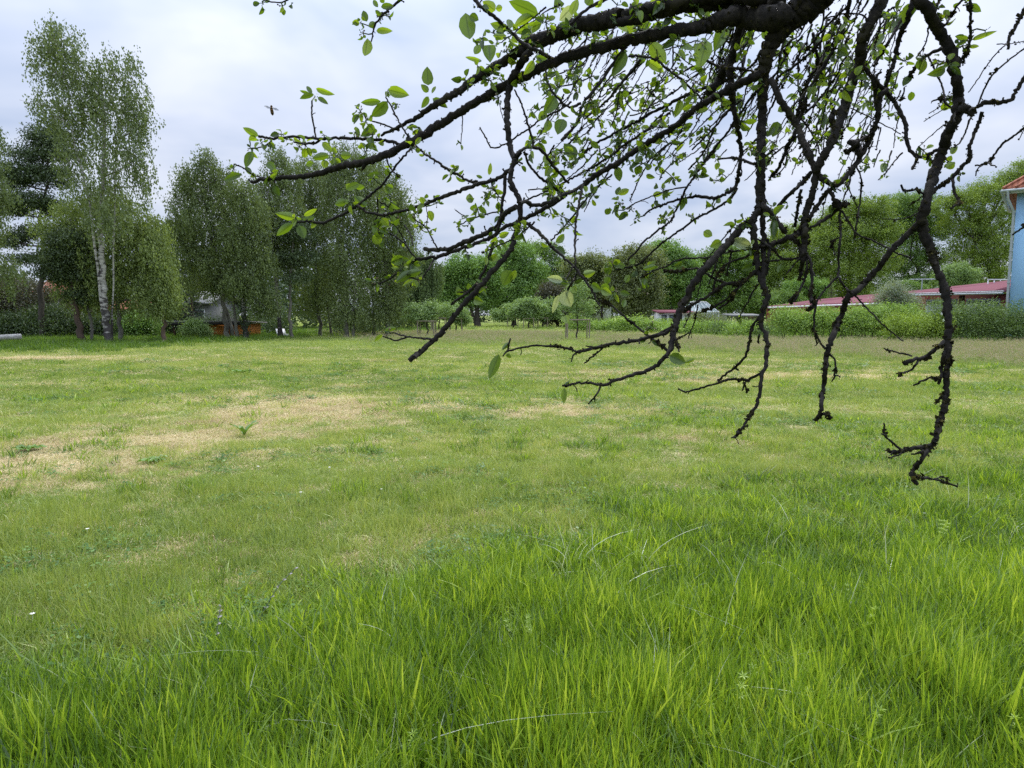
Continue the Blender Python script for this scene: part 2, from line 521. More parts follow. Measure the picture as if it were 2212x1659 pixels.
def seedheads(rg, n, rad, h0, h1, mb, spread=0.03):
    for _ in range(n):
        a = rg.uniform(0, 6.283); r = rad * math.sqrt(rg.uniform()); x, y = r * math.cos(a), r * math.sin(a)
        h = rg.uniform(h0, h1); lx, ly = rg.uniform(-.12, .12, 2) * h
        w = 0.0016
        v = [[x - w, y, 0], [x + w, y, 0], [x + lx + w, y + ly, h], [x + lx - w, y + ly, h]]
        mb.add(v, np.array([[0, 1, 2, 3]]), 0.15)
        m = 9
        c = np.array([x + lx, y + ly, h]) + np.stack([rg.normal(0, spread * .5, m), rg.normal(0, spread * .5, m), -rg.uniform(0, .12, m)], 1)
        c[:, :2] += np.array([lx, ly]) * (c[:, 2:3] - h) / h
        u = np.stack([rg.normal(0, .003, m), rg.normal(0, .003, m), np.full(m, .012)], 1); vv = np.stack([rg.uniform(.003, .006, m), rg.normal(0, .003, m), rg.normal(0, .002, m)], 1)
        mb.quads(c, u, vv, rg.uniform(.65, 1, m))


SRC = {}


def source(key, i, fill, mat):
    rg = np.random.default_rng(hash(key) % 1000 + i * 13 + 1) if False else np.random.default_rng(sum(map(ord, key)) + i * 131)
    mb = MB(); fill(rg, mb)
    o = mb.build(f"{key}_tuft_{i:02d}", mat)
    COL.objects.unlink(o)
    c = SRC.get(key)
    if c is None:
        c = bpy.data.collections.new(key + "_tufts"); SRC[key] = c
    c.objects.link(o)
    return o


def addb(mb, *a, **k): mb.add(*blades(*a, **k)[:2], blades.__dict__.get('x', 0)) if False else mb.add(*(lambda r: (r[0], r[1], r[2]))(blades(*a, **k)))


for i in range(8):
    source("tall", i, lambda rg, mb: (addb(mb, rg, 19, .085, .15, .38, .005, .0105, .5, 4, .26, hue=(0, .8)),
                                      addb(mb, rg, 9, .09, .12, .30, .003, .006, 1.2, 5, .5, hue=(0, .35)),
                                      addb(mb, rg, 3, .07, .22, .36, .010, .017, .25, 5, .14, hue=(.8, 1.0))), M['g_tall'])
    source("lawn", i, lambda rg, mb: (addb(mb, rg, 26, .10, .03, .11, .0036, .0068, .8, 2, .6, hue=(0, 1)),
                                      addb(mb, rg, 6, .10, .06, .13, .002, .003, .4, 3, .3, hue=(.3, 1))), M['g_lawn'])
    source("farlawn", i, lambda rg, mb: (addb(mb, rg, 60, .30, .04, .10, .008, .014, .8, 1, .5, hue=(0, 1)),), M['g_lawn'])
for i in range(5):
    source("straw", i, lambda rg, mb: (addb(mb, rg, 55, .14, .03, .09, .002, .005, .6, 2, .3, flat=True), addb(mb, rg, 8, .14, .02, .06, .002, .003, .6, 2, .6)), M['g_straw'])
    source("seed", i, lambda rg, mb: (addb(mb, rg, 60, .32, .10, .34, .004, .010, .5, 2, .3, hue=(0, .45)), seedheads(rg, 11, .32, .24, .40, mb)), M['g_seed'])
    source("long", i, lambda rg, mb: (addb(mb, rg, 70, .32, .20, .50, .010, .018, .6, 3, .3, hue=(0, .7)),), M['g_tall'])
    source("dry", i, lambda rg, mb: (addb(mb, rg, 2, .05, .28, .46, .004, .008, 1.5, 7, .3),), M['g_dry'])
    source("spike", i, lambda rg, mb: (addb(mb, rg, 3, .05, .22, .36, .0018, .0026, .15, 3, .12, hue=(0, .2)),), M['g_forb'])

    def forb(rg, mb):
        n = 26
        c = np.stack([rg.normal(0, .06, n), rg.normal(0, .06, n), rg.uniform(.02, .06, n)], 1)
        a = rg.uniform(0, 6.28, n); u = np.stack([np.cos(a), np.sin(a), rg.uniform(-.3, .3, n)], 1) * rg.uniform(.010, .018, n)[:, None]
        v = np.stack([-np.sin(a), np.cos(a), rg.uniform(-.3, .3, n)], 1) * rg.uniform(.008, .014, n)[:, None]
        mb.quads(c, u, v, rg.uniform(0, 1, n))
    source("forb", i, forb, M['g_forb'])

    def cleaver(rg, mb):
        for _ in range(3):
            p = np.array([rg.normal(0, .03), rg.normal(0, .03), 0.0]); dr = np.array([rg.normal(0, .35), rg.normal(0, .35), 1.0]); dr /= np.linalg.norm(dr)
            L_ = rg.uniform(.16, .28)
            mb.add([p - [.001, 0, 0], p + [.001, 0, 0], p + dr * L_ + [.0008, 0, 0], p + dr * L_ - [.0008, 0, 0]], np.array([[0, 1, 2, 3]]), .5)
            for f in np.linspace(.3, 1, 6):
                c = p + dr * L_ * f; k = 6; a = rg.uniform(0, 1) + np.arange(k) * 1.047
                u = np.stack([np.cos(a), np.sin(a), np.full(k, .25)], 1) * .011; v = np.stack([-np.sin(a), np.cos(a), np.zeros(k)], 1) * .0028
                mb.quads(c + u, u, v, rg.uniform(.6, 1, k))
    source("cleaver", i, cleaver, M['g_tall'])


def scatter(name, label, cat, key, X, Y, sxy, sz, tint, lift=0.0, tilt=0.12):
    n = len(X)
    me = bpy.data.meshes.new(name)
    me.vertices.add(n)
    me.vertices.foreach_set("co", np.stack([X, Y, groundz(X, Y) - 0.006 + lift], 1).astype(np.float32).ravel())
    def att(nm, ty, arr):
        a = me.attributes.new(nm, ty, 'POINT')
        a.data.foreach_set("vector" if ty == 'FLOAT_VECTOR' else "value", arr.ravel())
    att("rot", 'FLOAT_VECTOR', np.stack([R.normal(0, tilt, n), R.normal(0, tilt, n), R.uniform(0, 6.283, n)], 1).astype(np.float32))
    att("scl", 'FLOAT_VECTOR', np.stack([sxy, sxy, sz], 1).astype(np.float32))
    att("pick", 'INT', R.integers(0, len(SRC[key].objects), n).astype(np.int32))
    att("tint", 'FLOAT', np.clip(tint, 0, 1).astype(np.float32))
    o = bpy.data.objects.new(name, me); COL.objects.link(o)
    ng = bpy.data.node_groups.new(name, 'GeometryNodeTree')
    ng.interface.new_socket("Geometry", in_out='INPUT', socket_type='NodeSocketGeometry')
    ng.interface.new_socket("Geometry", in_out='OUTPUT', socket_type='NodeSocketGeometry')
    n_ = ng.nodes; l_ = ng.links
    gi = n_.new("NodeGroupInput"); go = n_.new("NodeGroupOutput")
    ip = n_.new("GeometryNodeInstanceOnPoints")
    ci = n_.new("GeometryNodeCollectionInfo"); ci.inputs[0].default_value = SRC[key]
    ci.inputs["Separate Children"].default_value = True; ci.inputs["Reset Children"].default_value = True
    def na(nm, ty):
        q = n_.new("GeometryNodeInputNamedAttribute"); q.data_type = ty; q.inputs["Name"].default_value = nm
        return q.outputs["Attribute"]
    l_.new(gi.outputs[0], ip.inputs["Points"]); l_.new(ci.outputs[0], ip.inputs["Instance"])
    ip.inputs["Pick Instance"].default_value = True
    l_.new(na("pick", 'INT'), ip.inputs["Instance Index"])
    l_.new(na("rot", 'FLOAT_VECTOR'), ip.inputs["Rotation"])
    l_.new(na("scl", 'FLOAT_VECTOR'), ip.inputs["Scale"])
    l_.new(ip.outputs[0], go.inputs[0])
    md = o.modifiers.new("scatter", 'NODES'); md.node_group = ng
    tag(o, label, cat, kind="stuff")
    return o


def field(n, d0, d1, p, margin=1.18):
    """points in the view wedge, density falling with distance as d**-p"""
    u = R.uniform(0, 1, n)
    e = 2 - p
    d = (d0 ** e + u * (d1 ** e - d0 ** e)) ** (1 / e) if abs(e) > 1e-6 else d0 * (d1 / d0) ** u
    hw = (0.75 * d * margin + 0.5)
    x = R.uniform(-1, 1, n) * hw
    return x, d


# tall lush meadow grass near the camera
X, Y = field(17000, 1.5, 10.5, 0.9)
t = tallness(X, Y)
keep = R.uniform(0, 1, len(X)) < np.clip(t * 1.5, 0, 1)
X, Y, t = X[keep], Y[keep], t[keep]
n1_ = fnoise(X, Y, 1.1); n2_ = fnoise(X + 7, Y, 3.2)
dxx, dyy = toD(X, Y)
near = np.clip((dyy - 1150) / 450, 0, 1)
scatter("meadow_grass", "tall lush bright green grass filling the foreground meadow", "grass", "tall", X, Y,
        R.uniform(.8, 1.25, len(X)), (0.30 + 0.70 * t) * (0.72 + 0.28 * near) * (0.45 + 1.0 * n2_), 0.52 + (n1_ - .5) * 0.9 + (n2_ - .5) * .7 + R.normal(0, .25, len(X)), tilt=0.17)
# short lawn
X, Y = field(34000, 2.0, 16, 1.25)
t = tallness(X, Y); s = strawness(X, Y)
keep = R.uniform(0, 1, len(X)) < np.clip(1.05 - s * 0.88, 0.10, 1) * np.clip(1.15 - t * 1.3, 0.04, 1)
X, Y, t, s = X[keep], Y[keep], t[keep], s[keep]
n1_ = fnoise(X, Y, .5); n2_ = fnoise(X, Y, 2.2)
dxx, dyy = toD(X, Y)
hh = (0.22 + 1.7 * n2_ ** 1.4) * R.uniform(.5, 1.4, len(X)) + 0.35 * np.clip((dyy - 900) / 300, 0, 1)
scatter("lawn_grass", "short yellowish green grass across the middle of the meadow", "grass", "lawn", X, Y,
        R.uniform(.8, 1.3, len(X)) * np.clip(Y / 8, 1, 1.7), hh * (1 - .25 * s), 0.42 + (n1_ - .5) * 0.8 + (n2_ - .5) * .6 + s * .3 + R.normal(0, .20, len(X)))
# distant lawn
X, Y = field(42000, 13, 125, 1.75)
s = strawness(X, Y)
keep = R.uniform(0, 1, len(X)) < np.clip(1.05 - s * 0.8, 0.1, 1)
X, Y, s = X[keep], Y[keep], s[keep]
n1_ = fnoise(X, Y, .18); n2_ = fnoise(X, Y, 1.0)
scatter("distant_grass", "short green grass on the far half of the meadow", "grass", "farlawn", X, Y,
        np.clip(Y / 22, 0.7, 3.2), 0.7 + 0.9 * n2_, 0.36 + (n1_ - .5) * 0.9 + (n2_ - .5) * .6 + s * .3 + R.normal(0, .22, len(X)))
# scattered coarser tufts that stand up out of the short lawn
X, Y = field(9000, 3.0, 22, 1.1)
t = tallness(X, Y); q_ = fnoise(X + 40, Y - 12, 1.0) + .45 * (vnoise(X, Y, 3.4) - .5)
keep = (q_ > .60) & (t < .7) & (R.uniform(0, 1, len(X)) < .85 * np.clip((q_ - .56) * 6, 0, 1) * (1 - .6 * strawness(X, Y)))
X, Y = X[keep], Y[keep]
scatter("grass_tussocks", "coarser green tufts standing up out of the short lawn", "grass", "tall", X, Y,
        np.clip(Y / 7, .8, 1.9), R.uniform(.25, .58, len(X)), 0.5 + R.normal(0, .18, len(X)) + (fnoise(X, Y, .4) - .5) * .6, tilt=0.2)
# straw
X, Y = field(36000, 2.6, 34, 1.4)
s = strawness(X, Y); t = tallness(X, Y)
keep = R.uniform(0, 1, len(X)) < np.clip(s * 1.0 + 0.10 + .9 * np.clip(fnoise(X, Y, 2.4) - .58, 0, 1), 0, 1) * (1 - t)
X, Y = X[keep], Y[keep]
scatter("dry_straw", "flattened straw coloured dead grass lying in patches", "straw", "straw", X, Y,
        np.clip(Y / 7, .8, 3.5), R.uniform(.6, 1.6, len(X)), 0.5 + (fnoise(X, Y, 1.5) - .5) * 1.2, tilt=0.05)
# flowering grass band in the distance (purple brown seed heads)
X, Y = field(16000, 18, 62, 0.9)
dx_, dy_ = toD(X, Y)
lo = np.interp(dx_, [-400, 600, 800, 1100, 1500, 2212, 2700], [712, 712, 718, 712, 728, 738, 742])
hi = np.interp(dx_, [-400, 600, 800, 1100, 1500, 2212, 2700], [712, 712, 748, 752, 766, 800, 800])
w_ = np.clip((dy_ - lo) / 8, 0, 1) * np.clip((hi - dy_) / 22, 0, 1)
keep = R.uniform(0, 1, len(X)) < w_ * (0.5 + 0.8 * fnoise(X, Y, .2)) * np.where((np.abs(dx_ - 1247) < 40) & (dy_ > 722) & (dy_ < 748), .12, 1)
X, Y = X[keep], Y[keep]
scatter("flowering_grass", "band of tall grass with purplish brown seed heads before the hedge", "grass", "seed", X, Y,
        np.full(len(X), 1.5), R.uniform(.6, 1.05, len(X)), R.uniform(0, 1, len(X)))
# longer grass under the birches and along the hedge
X, Y = field(14000, 26, 80, 0.8)
dx_, dy_ = toD(X, Y)
hi = np.interp(dx_, [-500, 0, 250, 420, 620, 900, 1000, 1450, 1640, 2212, 2700], [768, 766, 762, 748, 735, 722, 712, 718, 736, 748, 750])
lo = np.interp(dx_, [-500, 0, 380, 600, 860, 1000, 1250, 1450, 2212, 2700], [725, 725, 715, 705, 700, 709, 705, 708, 725, 725])
w_ = np.clip((hi - dy_) / 10, 0, 1) * np.clip((dy_ - lo) / 4, 0, 1)
keep = R.uniform(0, 1, len(X)) < w_ * (0.35 + fnoise(X, Y, .25))
X, Y = X[keep], Y[keep]
scatter("rough_grass", "long uncut green grass along the foot of the trees", "grass", "long", X, Y,
        np.full(len(X), 1.4), R.uniform(.6, 1.1, len(X)), 0.12 + 0.3 * fnoise(X, Y, .3))
# pale dry blades among the tall grass
X, Y = field(2600, 1.9, 7.5, 1.0)
dx_, dy_ = toD(X, Y)
t = tallness(X, Y)
keep = (t > .5) & (R.uniform(0, 1, len(X)) < .04 + .8 * np.clip(fnoise(X, Y, .9) - .55, 0, 1) + .5 * np.exp(-((dx_ - 1250) / 130) ** 2 - ((dy_ - 1270) / 80) ** 2) + .25 * np.exp(-((dx_ - 780) / 110) ** 2 - ((dy_ - 1600) / 90) ** 2))
X, Y = X[keep], Y[keep]
scatter("dry_blades", "pale dry grass blades arching above the lush grass", "grass", "dry", X, Y, R.uniform(.8, 1.2, len(X)), R.uniform(.85, 1.1, len(X)), R.uniform(0, 1, len(X)), tilt=0.2)
X, Y = field(2600, 2.0, 6.5, 1.0)
dx_, dy_ = toD(X, Y)
keep = (tallness(X, Y) > .5) & (R.uniform(0, 1, len(X)) < .004 + .07 * np.exp(-((dx_ - 1850) / 330) ** 2 - ((dy_ - 1480) / 170) ** 2) + .03 * np.exp(-((dx_ - 1400) / 120) ** 2 - ((dy_ - 1500) / 150) ** 2))
X, Y = X[keep], Y[keep]
scatter("cleavers", "pale green cleavers with star shaped leaf whorls climbing through the tall grass", "ground cover", "cleaver", X, Y, R.uniform(.8, 1.3, len(X)), R.uniform(.75, 1.0, len(X)), R.uniform(.3, .6, len(X)), tilt=0.25)
# dark thin flowering stems on the left half, clover and small herbs
X, Y = field(1500, 2.6, 9, 1.0)
dx_, dy_ = toD(X, Y)
keep = R.uniform(0, 1, len(X)) < .30 * np.clip(fnoise(X, Y, .8) * 2 - .7, 0, 1) * (1 - .6 * tallness(X, Y))
X, Y = X[keep], Y[keep]
scatter("plantain_stems", "thin dark flower stalks standing above the short grass", "grass", "spike", X, Y, R.uniform(.8, 1.3, len(X)), R.uniform(.6, 1.0, len(X)), R.uniform(0, .4, len(X)))
X, Y = field(5200, 2.5, 24, 1.2)
keep = (fnoise(X + 3, Y, .9) > .56) & (tallness(X, Y) < .6)
X, Y = X[keep], Y[keep]
scatter("clover_cover", "low clover and herb leaves growing through the short grass", "ground cover", "forb", X, Y, np.clip(Y / 7, 1, 3), R.uniform(.6, 1.3, len(X)), R.uniform(0, 1, len(X)))

# ------------------------------------------------------------------ trees
FOL = {}


def fol(key, dark, light, trans=0.3):
    if key not in FOL: FOL[key] = leafmat('foliage_' + key, dark, light, trans, gloss=0.04)
    return FOL[key]


fol('birch', (0.0758, 0.1125, 0.0384), (0.1938, 0.2475, 0.0768))
fol('birch_light', (0.1008, 0.1509, 0.0408), (0.2605, 0.3245, 0.0892))
fol('pine', (0.036, 0.06, 0.0264), (0.09, 0.126, 0.048), 0.1)
fol('spruce', (0.018, 0.036, 0.018), (0.055, 0.085, 0.035), 0.1)
fol('plum', (0.0517, 0.046, 0.0345), (0.1035, 0.1035, 0.0575))
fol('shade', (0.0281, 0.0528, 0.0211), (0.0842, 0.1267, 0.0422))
fol('willow', (0.065, 0.1105, 0.0364), (0.1625, 0.221, 0.078))
fol('oak', (0.0878, 0.1479, 0.0261), (0.295, 0.3919, 0.0609))
fol('oak_dark', (0.0672, 0.1344, 0.0277), (0.2184, 0.336, 0.0693))
fol('maple', (0.0918, 0.1834, 0.0415), (0.2501, 0.3918, 0.0957))
fol('olive', (0.098, 0.126, 0.0448), (0.245, 0.28, 0.112))
fol('young', (0.12, 0.195, 0.0675), (0.315, 0.435, 0.165))
fol('hedge', (0.1132, 0.2002, 0.0467), (0.374, 0.522, 0.1084))
fol('yellow', (0.13, 0.20, 0.03), (0.34, 0.46, 0.07))
fol('ivy', (0.0568, 0.1087, 0.0327), (0.1944, 0.2794, 0.0743))
fol('silver', (0.14, 0.175, 0.126), (0.336, 0.378, 0.28))


def unit(n):
    v = R.normal(0, 1, (n, 3)); return v / np.linalg.norm(v, axis=1)[:, None]


def crown_leaves(mb, lobes, n, size, mode='round', per=26, clump=0.42, hang=1.2):
    """lobes: (centre xyz, radii xyz, weight)"""
    wts = np.array([l[1][0] * l[1][2] * l[2] for l in lobes]); wts = wts / wts.sum()
    for (c, r, w), q in zip(lobes, wts):
        m = max(40, int(n * q))
        k = max(3, m // per)
        d = unit(k) * (R.uniform(0, 1, k) ** (1 / 2.6))[:, None]
        ph = c[0] * 3.1 + c[2]
        d *= 1 + .10 * np.sin(d[:, [0]] * 5 + d[:, [2]] * 3 + ph) + .07 * np.sin(d[:, [0]] * 12 - d[:, [2]] * 9 + d[:, [1]] * 8 + ph * 2)
        d[R.uniform(0, 1, k) < .05] *= 1.22
        cc = np.asarray(c) + d * np.asarray(r)
        cl = R.uniform(0, 1, k)
        m = k * per
        a = np.repeat(cl, per) * .68 + R.uniform(0, .32, m)
        if mode == 'droop':
            L_ = np.repeat(R.uniform(.4, 1, k) * hang * 1.35, per)
            t = R.uniform(0, 1, m)
            dr = np.repeat(R.normal(0, .22, (k, 2)) + np.array([.16, 0]), per, 0)
            p = np.repeat(cc, per, 0) + np.stack([dr[:, 0] * t * L_, dr[:, 1] * t * L_, -t * L_ + .35 * L_], 1)
            p += R.normal(0, .045 + .05 * clump, (m, 3))
            u = np.stack([R.normal(.12, .3, m), R.normal(0, .3, m), -np.ones(m)], 1)
        elif mode == 'willow':
            L_ = np.repeat(R.uniform(.5, 1, k) * hang, per)
            t = R.uniform(0, 1, m)
            p = np.repeat(cc, per, 0) + np.stack([0 * t, 0 * t, -t * L_], 1) + R.normal(0, .06, (m, 3))
            u = np.stack([R.normal(0, .12, m), R.normal(0, .12, m), -np.ones(m)], 1)
        elif mode == 'pine':
            p = np.repeat(cc, per, 0) + R.normal(0, 1, (m, 3)) * np.array([.42, .42, .16]) * clump * 2
            u = unit(m) + np.array([0, 0, .5])
        else:
            cs = np.repeat(R.uniform(.35, 1.15, k), per)[:, None] * clump
            p = np.repeat(cc, per, 0) + R.normal(0, 1, (m, 3)) * np.array([1, 1, .72]) * cs
            u = unit(m)
        u /= np.linalg.norm(u, axis=1)[:, None]
        v = np.cross(u, unit(m)); v /= np.linalg.norm(v, axis=1)[:, None] + 1e-6
        s = (size * R.uniform(.6, 1.3, m))[:, None]
        mb.quads(p, u * s * .5, v * s * .32, a)


def smooth(pts, step):
    """Catmull-Rom resampling of a polyline (n,k)"""
    p = np.asarray(pts, float)
    if len(p) < 3:
        n = max(2, int(np.linalg.norm(p[-1] - p[0]) / step) + 1)
        t = np.linspace(0, 1, n)[:, None]
        return p[0] * (1 - t) + p[-1] * t
    q = np.vstack([2 * p[0] - p[1], p, 2 * p[-1] - p[-2]])
    out_ = []
    for i in range(1, len(q) - 2):
        n = max(1, int(np.linalg.norm(q[i + 1][:2] - q[i][:2]) / step))
        for t in np.arange(n) / n:
            a, b, c, d = q[i - 1], q[i], q[i + 1], q[i + 2]
            out_.append(.5 * ((2 * b) + (-a + c) * t + (2 * a - 5 * b + 4 * c - d) * t * t + (-a + 3 * b - 3 * c + d) * t ** 3))
    out_.append(p[-1])
    return np.array(out_)


def tree(name, label, cat, Y, base, trunks, lobes, n, size, mat, mode='round', bark='bark', group=None, per=26, clump=.42, hang=1.2, thick=.8, twigs=3, ivy=False):
    """trunks: list of [width_px, (x,y), (x,y) ...] from the ground up; lobes: (x,y,rx,ry[,weight[,dy metres]])"""
    bp = G(*base) if isinstance(base, tuple) else np.array([0, Y, 0])
    root = empty(name, (bp[0], Y, 0.0))
    L3 = []
    for l in lobes:
        x, y, rx, ry = l[:4]; w = l[4] if len(l) > 4 else 1.0
        dy = l[5] if len(l) > 5 else R.uniform(-.35, .35) * rx / F * Y
        L3.append((P(x, y, Y + dy), (rx / F * Y, max(rx, ry) * .9 / F * Y * thick, ry / F * Y), w))
    tb = MB(); tips = []
    for ti, tr in enumerate(trunks):
        w = tr[0]; off = R.uniform(-.5, .5) if ti else 0
        pts = []
        for j, (x, y) in enumerate(tr[1:]):
            p = P(x, y, Y + off)
            if j == 0: p[2] = -0.15
            pts.append(p)
        pts = smooth(np.array(pts), 1e9) if len(pts) < 3 else np.array(pts)
        pp = np.array(pts)
        t = np.linspace(0, 1, len(pp))
        ss = []
        for i in range(len(pp) - 1):
            for q in np.linspace(0, 1, 6, endpoint=False): ss.append(pp[i] * (1 - q) + pp[i + 1] * q)
        ss.append(pp[-1]); ss = np.array(ss)
        ss[1:-1] += R.normal(0, .035, (len(ss) - 2, 3))
        t = np.linspace(0, 1, len(ss))
        rad = w / F * Y * .5 * (1 - .78 * t ** .9); rad[0] *= 1.35
        tb.tube(ss, rad, 9, rough=.07)
        tips.append(ss)
    allp = np.vstack(tips) if tips else None
    if allp is not None and twigs:
        lb = tb
        for c, r, w in L3:
            low = allp[(allp[:, 2] < c[2] + r[2] * .2) & (allp[:, 2] > .5)]
            if len(low) == 0: low = allp
            d = np.linalg.norm(low - c, axis=1) + .6 * np.abs(low[:, 2] - (c[2] - r[2] * .8))
            s = low[np.argmin(d)]
            mid = (s + c) / 2 + np.array([0, 0, -.06 * np.linalg.norm(c - s)])
            br = max(.02, .014 * np.linalg.norm(c - s) + .01)
            lb.tube(np.array([s, mid, np.asarray(c)]), [br * 1.5, br * 1.1, br * .6], 5)
            for _ in range(twigs):
                e = np.asarray(c) + unit(1)[0] * np.asarray(r) * R.uniform(.6, .95)
                if mode in ('droop',): e[2] += .2 * r[2]
                st = s + (np.asarray(c) - s) * R.uniform(.3, 1)
                lb.tube(np.array([st, (st + e) / 2 + R.normal(0, .08, 3), e]), [br * .7, br * .45, br * .18], 4, cap=False)
    if trunks:
        tb.build("trunk", M[bark] if isinstance(bark, str) else bark, root)
    if ivy:
        ib = MB()
        for tr in tips[:1]:
            k = tr[(tr[:, 2] > .2) & (tr[:, 2] < ivy)]
            m = 1500
            c = k[R.integers(0, len(k), m)] + R.normal(0, .13, (m, 3))
            ib.quads(c, unit(m) * .06, unit(m) * .05, R.uniform(0, .5, m))
        ib.build("ivy", FOL['shade'], root)
    mul = 2.1 if Y > 60 else 1.4
    if Y > 60 and mode == 'round': per = 44; clump *= .85
    if cat == 'oak tree': mul = 2.9; per = 60; clump *= 1.1
    if name == 'birch_tree' and Y == 37: mul = 1.05
    cb = MB(); crown_leaves(cb, L3, int(n * mul), size * (1.12 if Y > 60 else 1.0), mode, per, clump, hang)
    cb.build("crown", FOL[mat], root)
    return tag(root, label, cat, group)


def conifer(name, label, Y, tip, foot, halfw, n, mat='spruce', bark='bark', group=None, start=.12):
    """layered spruce: tip, foot in pixels, halfw = half width in pixels at the base"""
    top = P(tip[0], tip[1], Y); bot = np.array([P(foot[0], foot[1], Y)[0], Y, 0.0])
    root = empty(name, bot); H = top[2]; W = halfw / F * Y
    tb = MB(); ax = np.linspace(0, 1, 12)[:, None]
    line = bot + (top - bot) * ax; line[0, 2] = -.15
    tb.tube(line, np.linspace(.22, .02, 12) * H / 14, 8)
    cb = MB(); layers = int(H / .42)
    for i in range(layers):
        f = start + (1 - start) * i / layers
        z = H * f; w = W * (1 - f) ** .8 * R.uniform(.75, 1.1) + .08
        nb = max(5, int(13 * (1 - f)) + 4)
        for k in range(nb):
            a = R.uniform(0, 6.283); l = w * R.uniform(.7, 1.1)
            o = bot + (top - bot) * f
            d = np.array([math.cos(a), math.sin(a), 0])
            e = o + d * l + np.array([0, 0, -.28 * l + .1])
            tb.tube(np.array([o, (o + e) / 2 + [0, 0, .05], e]), [.03, .02, .008], 4, cap=False)
            m = max(8, int(n / layers / nb)); t = R.uniform(.15, 1, m)
            c = o + (e - o) * t[:, None] + np.stack([R.normal(0, .10 * l * t + .03), R.normal(0, .10 * l * t + .03), -np.abs(R.normal(0, .13, m))], 1)
            u = d * .6 + R.normal(0, .4, (m, 3)); u[:, 2] -= .4; u /= np.linalg.norm(u, axis=1)[:, None]
            v = np.cross(u, unit(m))
            cb.quads(c, u * .075, v * .022, R.uniform(0, 1, m))
    tb.build("trunk", M[bark], root); cb.build("crown", FOL[mat], root)
    return tag(root, label, "tree", group)


BG = "birch trees on the left side of the meadow"
tree("birch_tree", "tallest birch, thin drooping crown, black and white mottled trunk foot at the meadow edge", "tree", 37, (233, 744),
     [[19, (240, 744), (232, 715), (226, 660), (221, 590), (217, 500), (222, 400), (226, 300), (222, 210)],
      [6, (217, 500), (190, 420), (165, 330), (150, 210), (115, 80)], [4, (222, 400), (250, 330), (275, 230), (288, 160)]],
     [(112, 62, 20, 24, .9), (92, 100, 32, 32, .9), (140, 100, 45, 38, .8), (110, 150, 50, 44, .8), (168, 165, 48, 44, .8), (228, 150, 32, 35, .9), (205, 200, 52, 42, .8),
      (276, 148, 28, 34, .8), (290, 215, 38, 42, .9), (240, 235, 60, 42, .7), (150, 225, 60, 50, .75), (72, 225, 28, 16, .6), (110, 245, 40, 30, .6), (295, 275, 28, 40, .8), (245, 295, 60, 38, .7),
      (170, 290, 60, 45, .7), (292, 345, 32, 45, .85), (228, 470, 50, 40, .8, -1.2), (235, 360, 60, 40, .6), (150, 350, 50, 40, .6), (200, 420, 70, 35, .8), (300, 400, 22, 40, .7)],
     30000, .125, 'birch', 'droop', 'birch', BG, per=20, clump=.5, hang=1.25, twigs=4)
tree("birch_tree", "leaning two stemmed birch with light green lower crown behind the tallest birch", "tree", 39, (240, 740),
     [[10, (262, 735), (255, 650), (250, 560), (245, 470), (240, 420)], [7, (200, 738), (190, 640), (170, 540), (150, 470)]],
     [(225, 440, 70, 35), (165, 470, 60, 40), (265, 480, 62, 45), (205, 530, 80, 48), (285, 535, 50, 45), (140, 555, 55, 50), (235, 590, 75, 45), (300, 590, 46, 42), (180, 625, 62, 45), (255, 645, 55, 38), (318, 500, 35, 30), (335, 560, 36, 44), (352, 620, 34, 50), (340, 500, 26, 34), (120, 500, 50, 40)],
     36000, .12, 'birch_light', 'droop', 'bark_grey', BG, per=22, clump=.6, hang=1.0)
tree("birch_tree", "small light green birch left of the dark spruce with a reddish trunk", "tree", 38, (355, 740),
     [[11, (355, 738), (353, 700), (350, 650), (345, 590)]],
     [(335, 560, 38, 45), (345, 610, 40, 40), (320, 640, 38, 38), (358, 650, 32, 36), (330, 520, 30, 30)],
     14000, .11, 'birch_light', 'droop', 'bark_red', BG, per=22, clump=.6, hang=.9)
tree("pine_tree", "dark pine with flat needle clumps beside the tallest birch", "tree", 44, (85, 725),
     [[13, (92, 722), (88, 640), (92, 560), (88, 470), (105, 380), (98, 290)]],
     [(95, 290, 36, 26), (68, 330, 45, 22), (128, 330, 40, 18), (110, 300, 30, 16), (60, 370, 48, 24), (115, 385, 48, 20), (28, 385, 36, 24), (72, 430, 52, 20), (25, 450, 38, 22), (115, 450, 35, 18), (70, 500, 50, 14), (25, 520, 36, 16), (60, 560, 45, 12), (105, 560, 26, 12)],
     26000, .13, 'pine', 'pine', 'bark', "pines on the left edge of the meadow", per=40, clump=.34, twigs=5)
tree("pine_tree", "pine with leaning bare reddish trunk at the left meadow edge", "tree", 38, (175, 740),
     [[16, (179, 742), (170, 700), (160, 650), (152, 590), (150, 520)]],
     [(140, 560, 50, 26), (165, 600, 46, 22), (115, 590, 30, 20), (175, 640, 30, 18), (150, 520, 45, 24)],
     12000, .12, 'pine', 'pine', 'bark_red', "pines on the left edge of the meadow", per=36, clump=.36, twigs=5)
tree("birch_tree", "sparse birch cut off by the left picture edge", "tree", 35, (-60, 745),
     [[16, (-60, 745), (-50, 600), (-45, 400), (-40, 280)]],
     [(-20, 300, 32, 30, .6), (-30, 360, 45, 40, .6), (-15, 420, 40, 40, .8), (-30, 500, 40, 50, .8), (10, 590, 35, 40, .7), (-60, 430, 60, 80, .7)],
     11000, .115, 'birch', 'droop', 'birch', BG, per=22, clump=.6, hang=1.0)
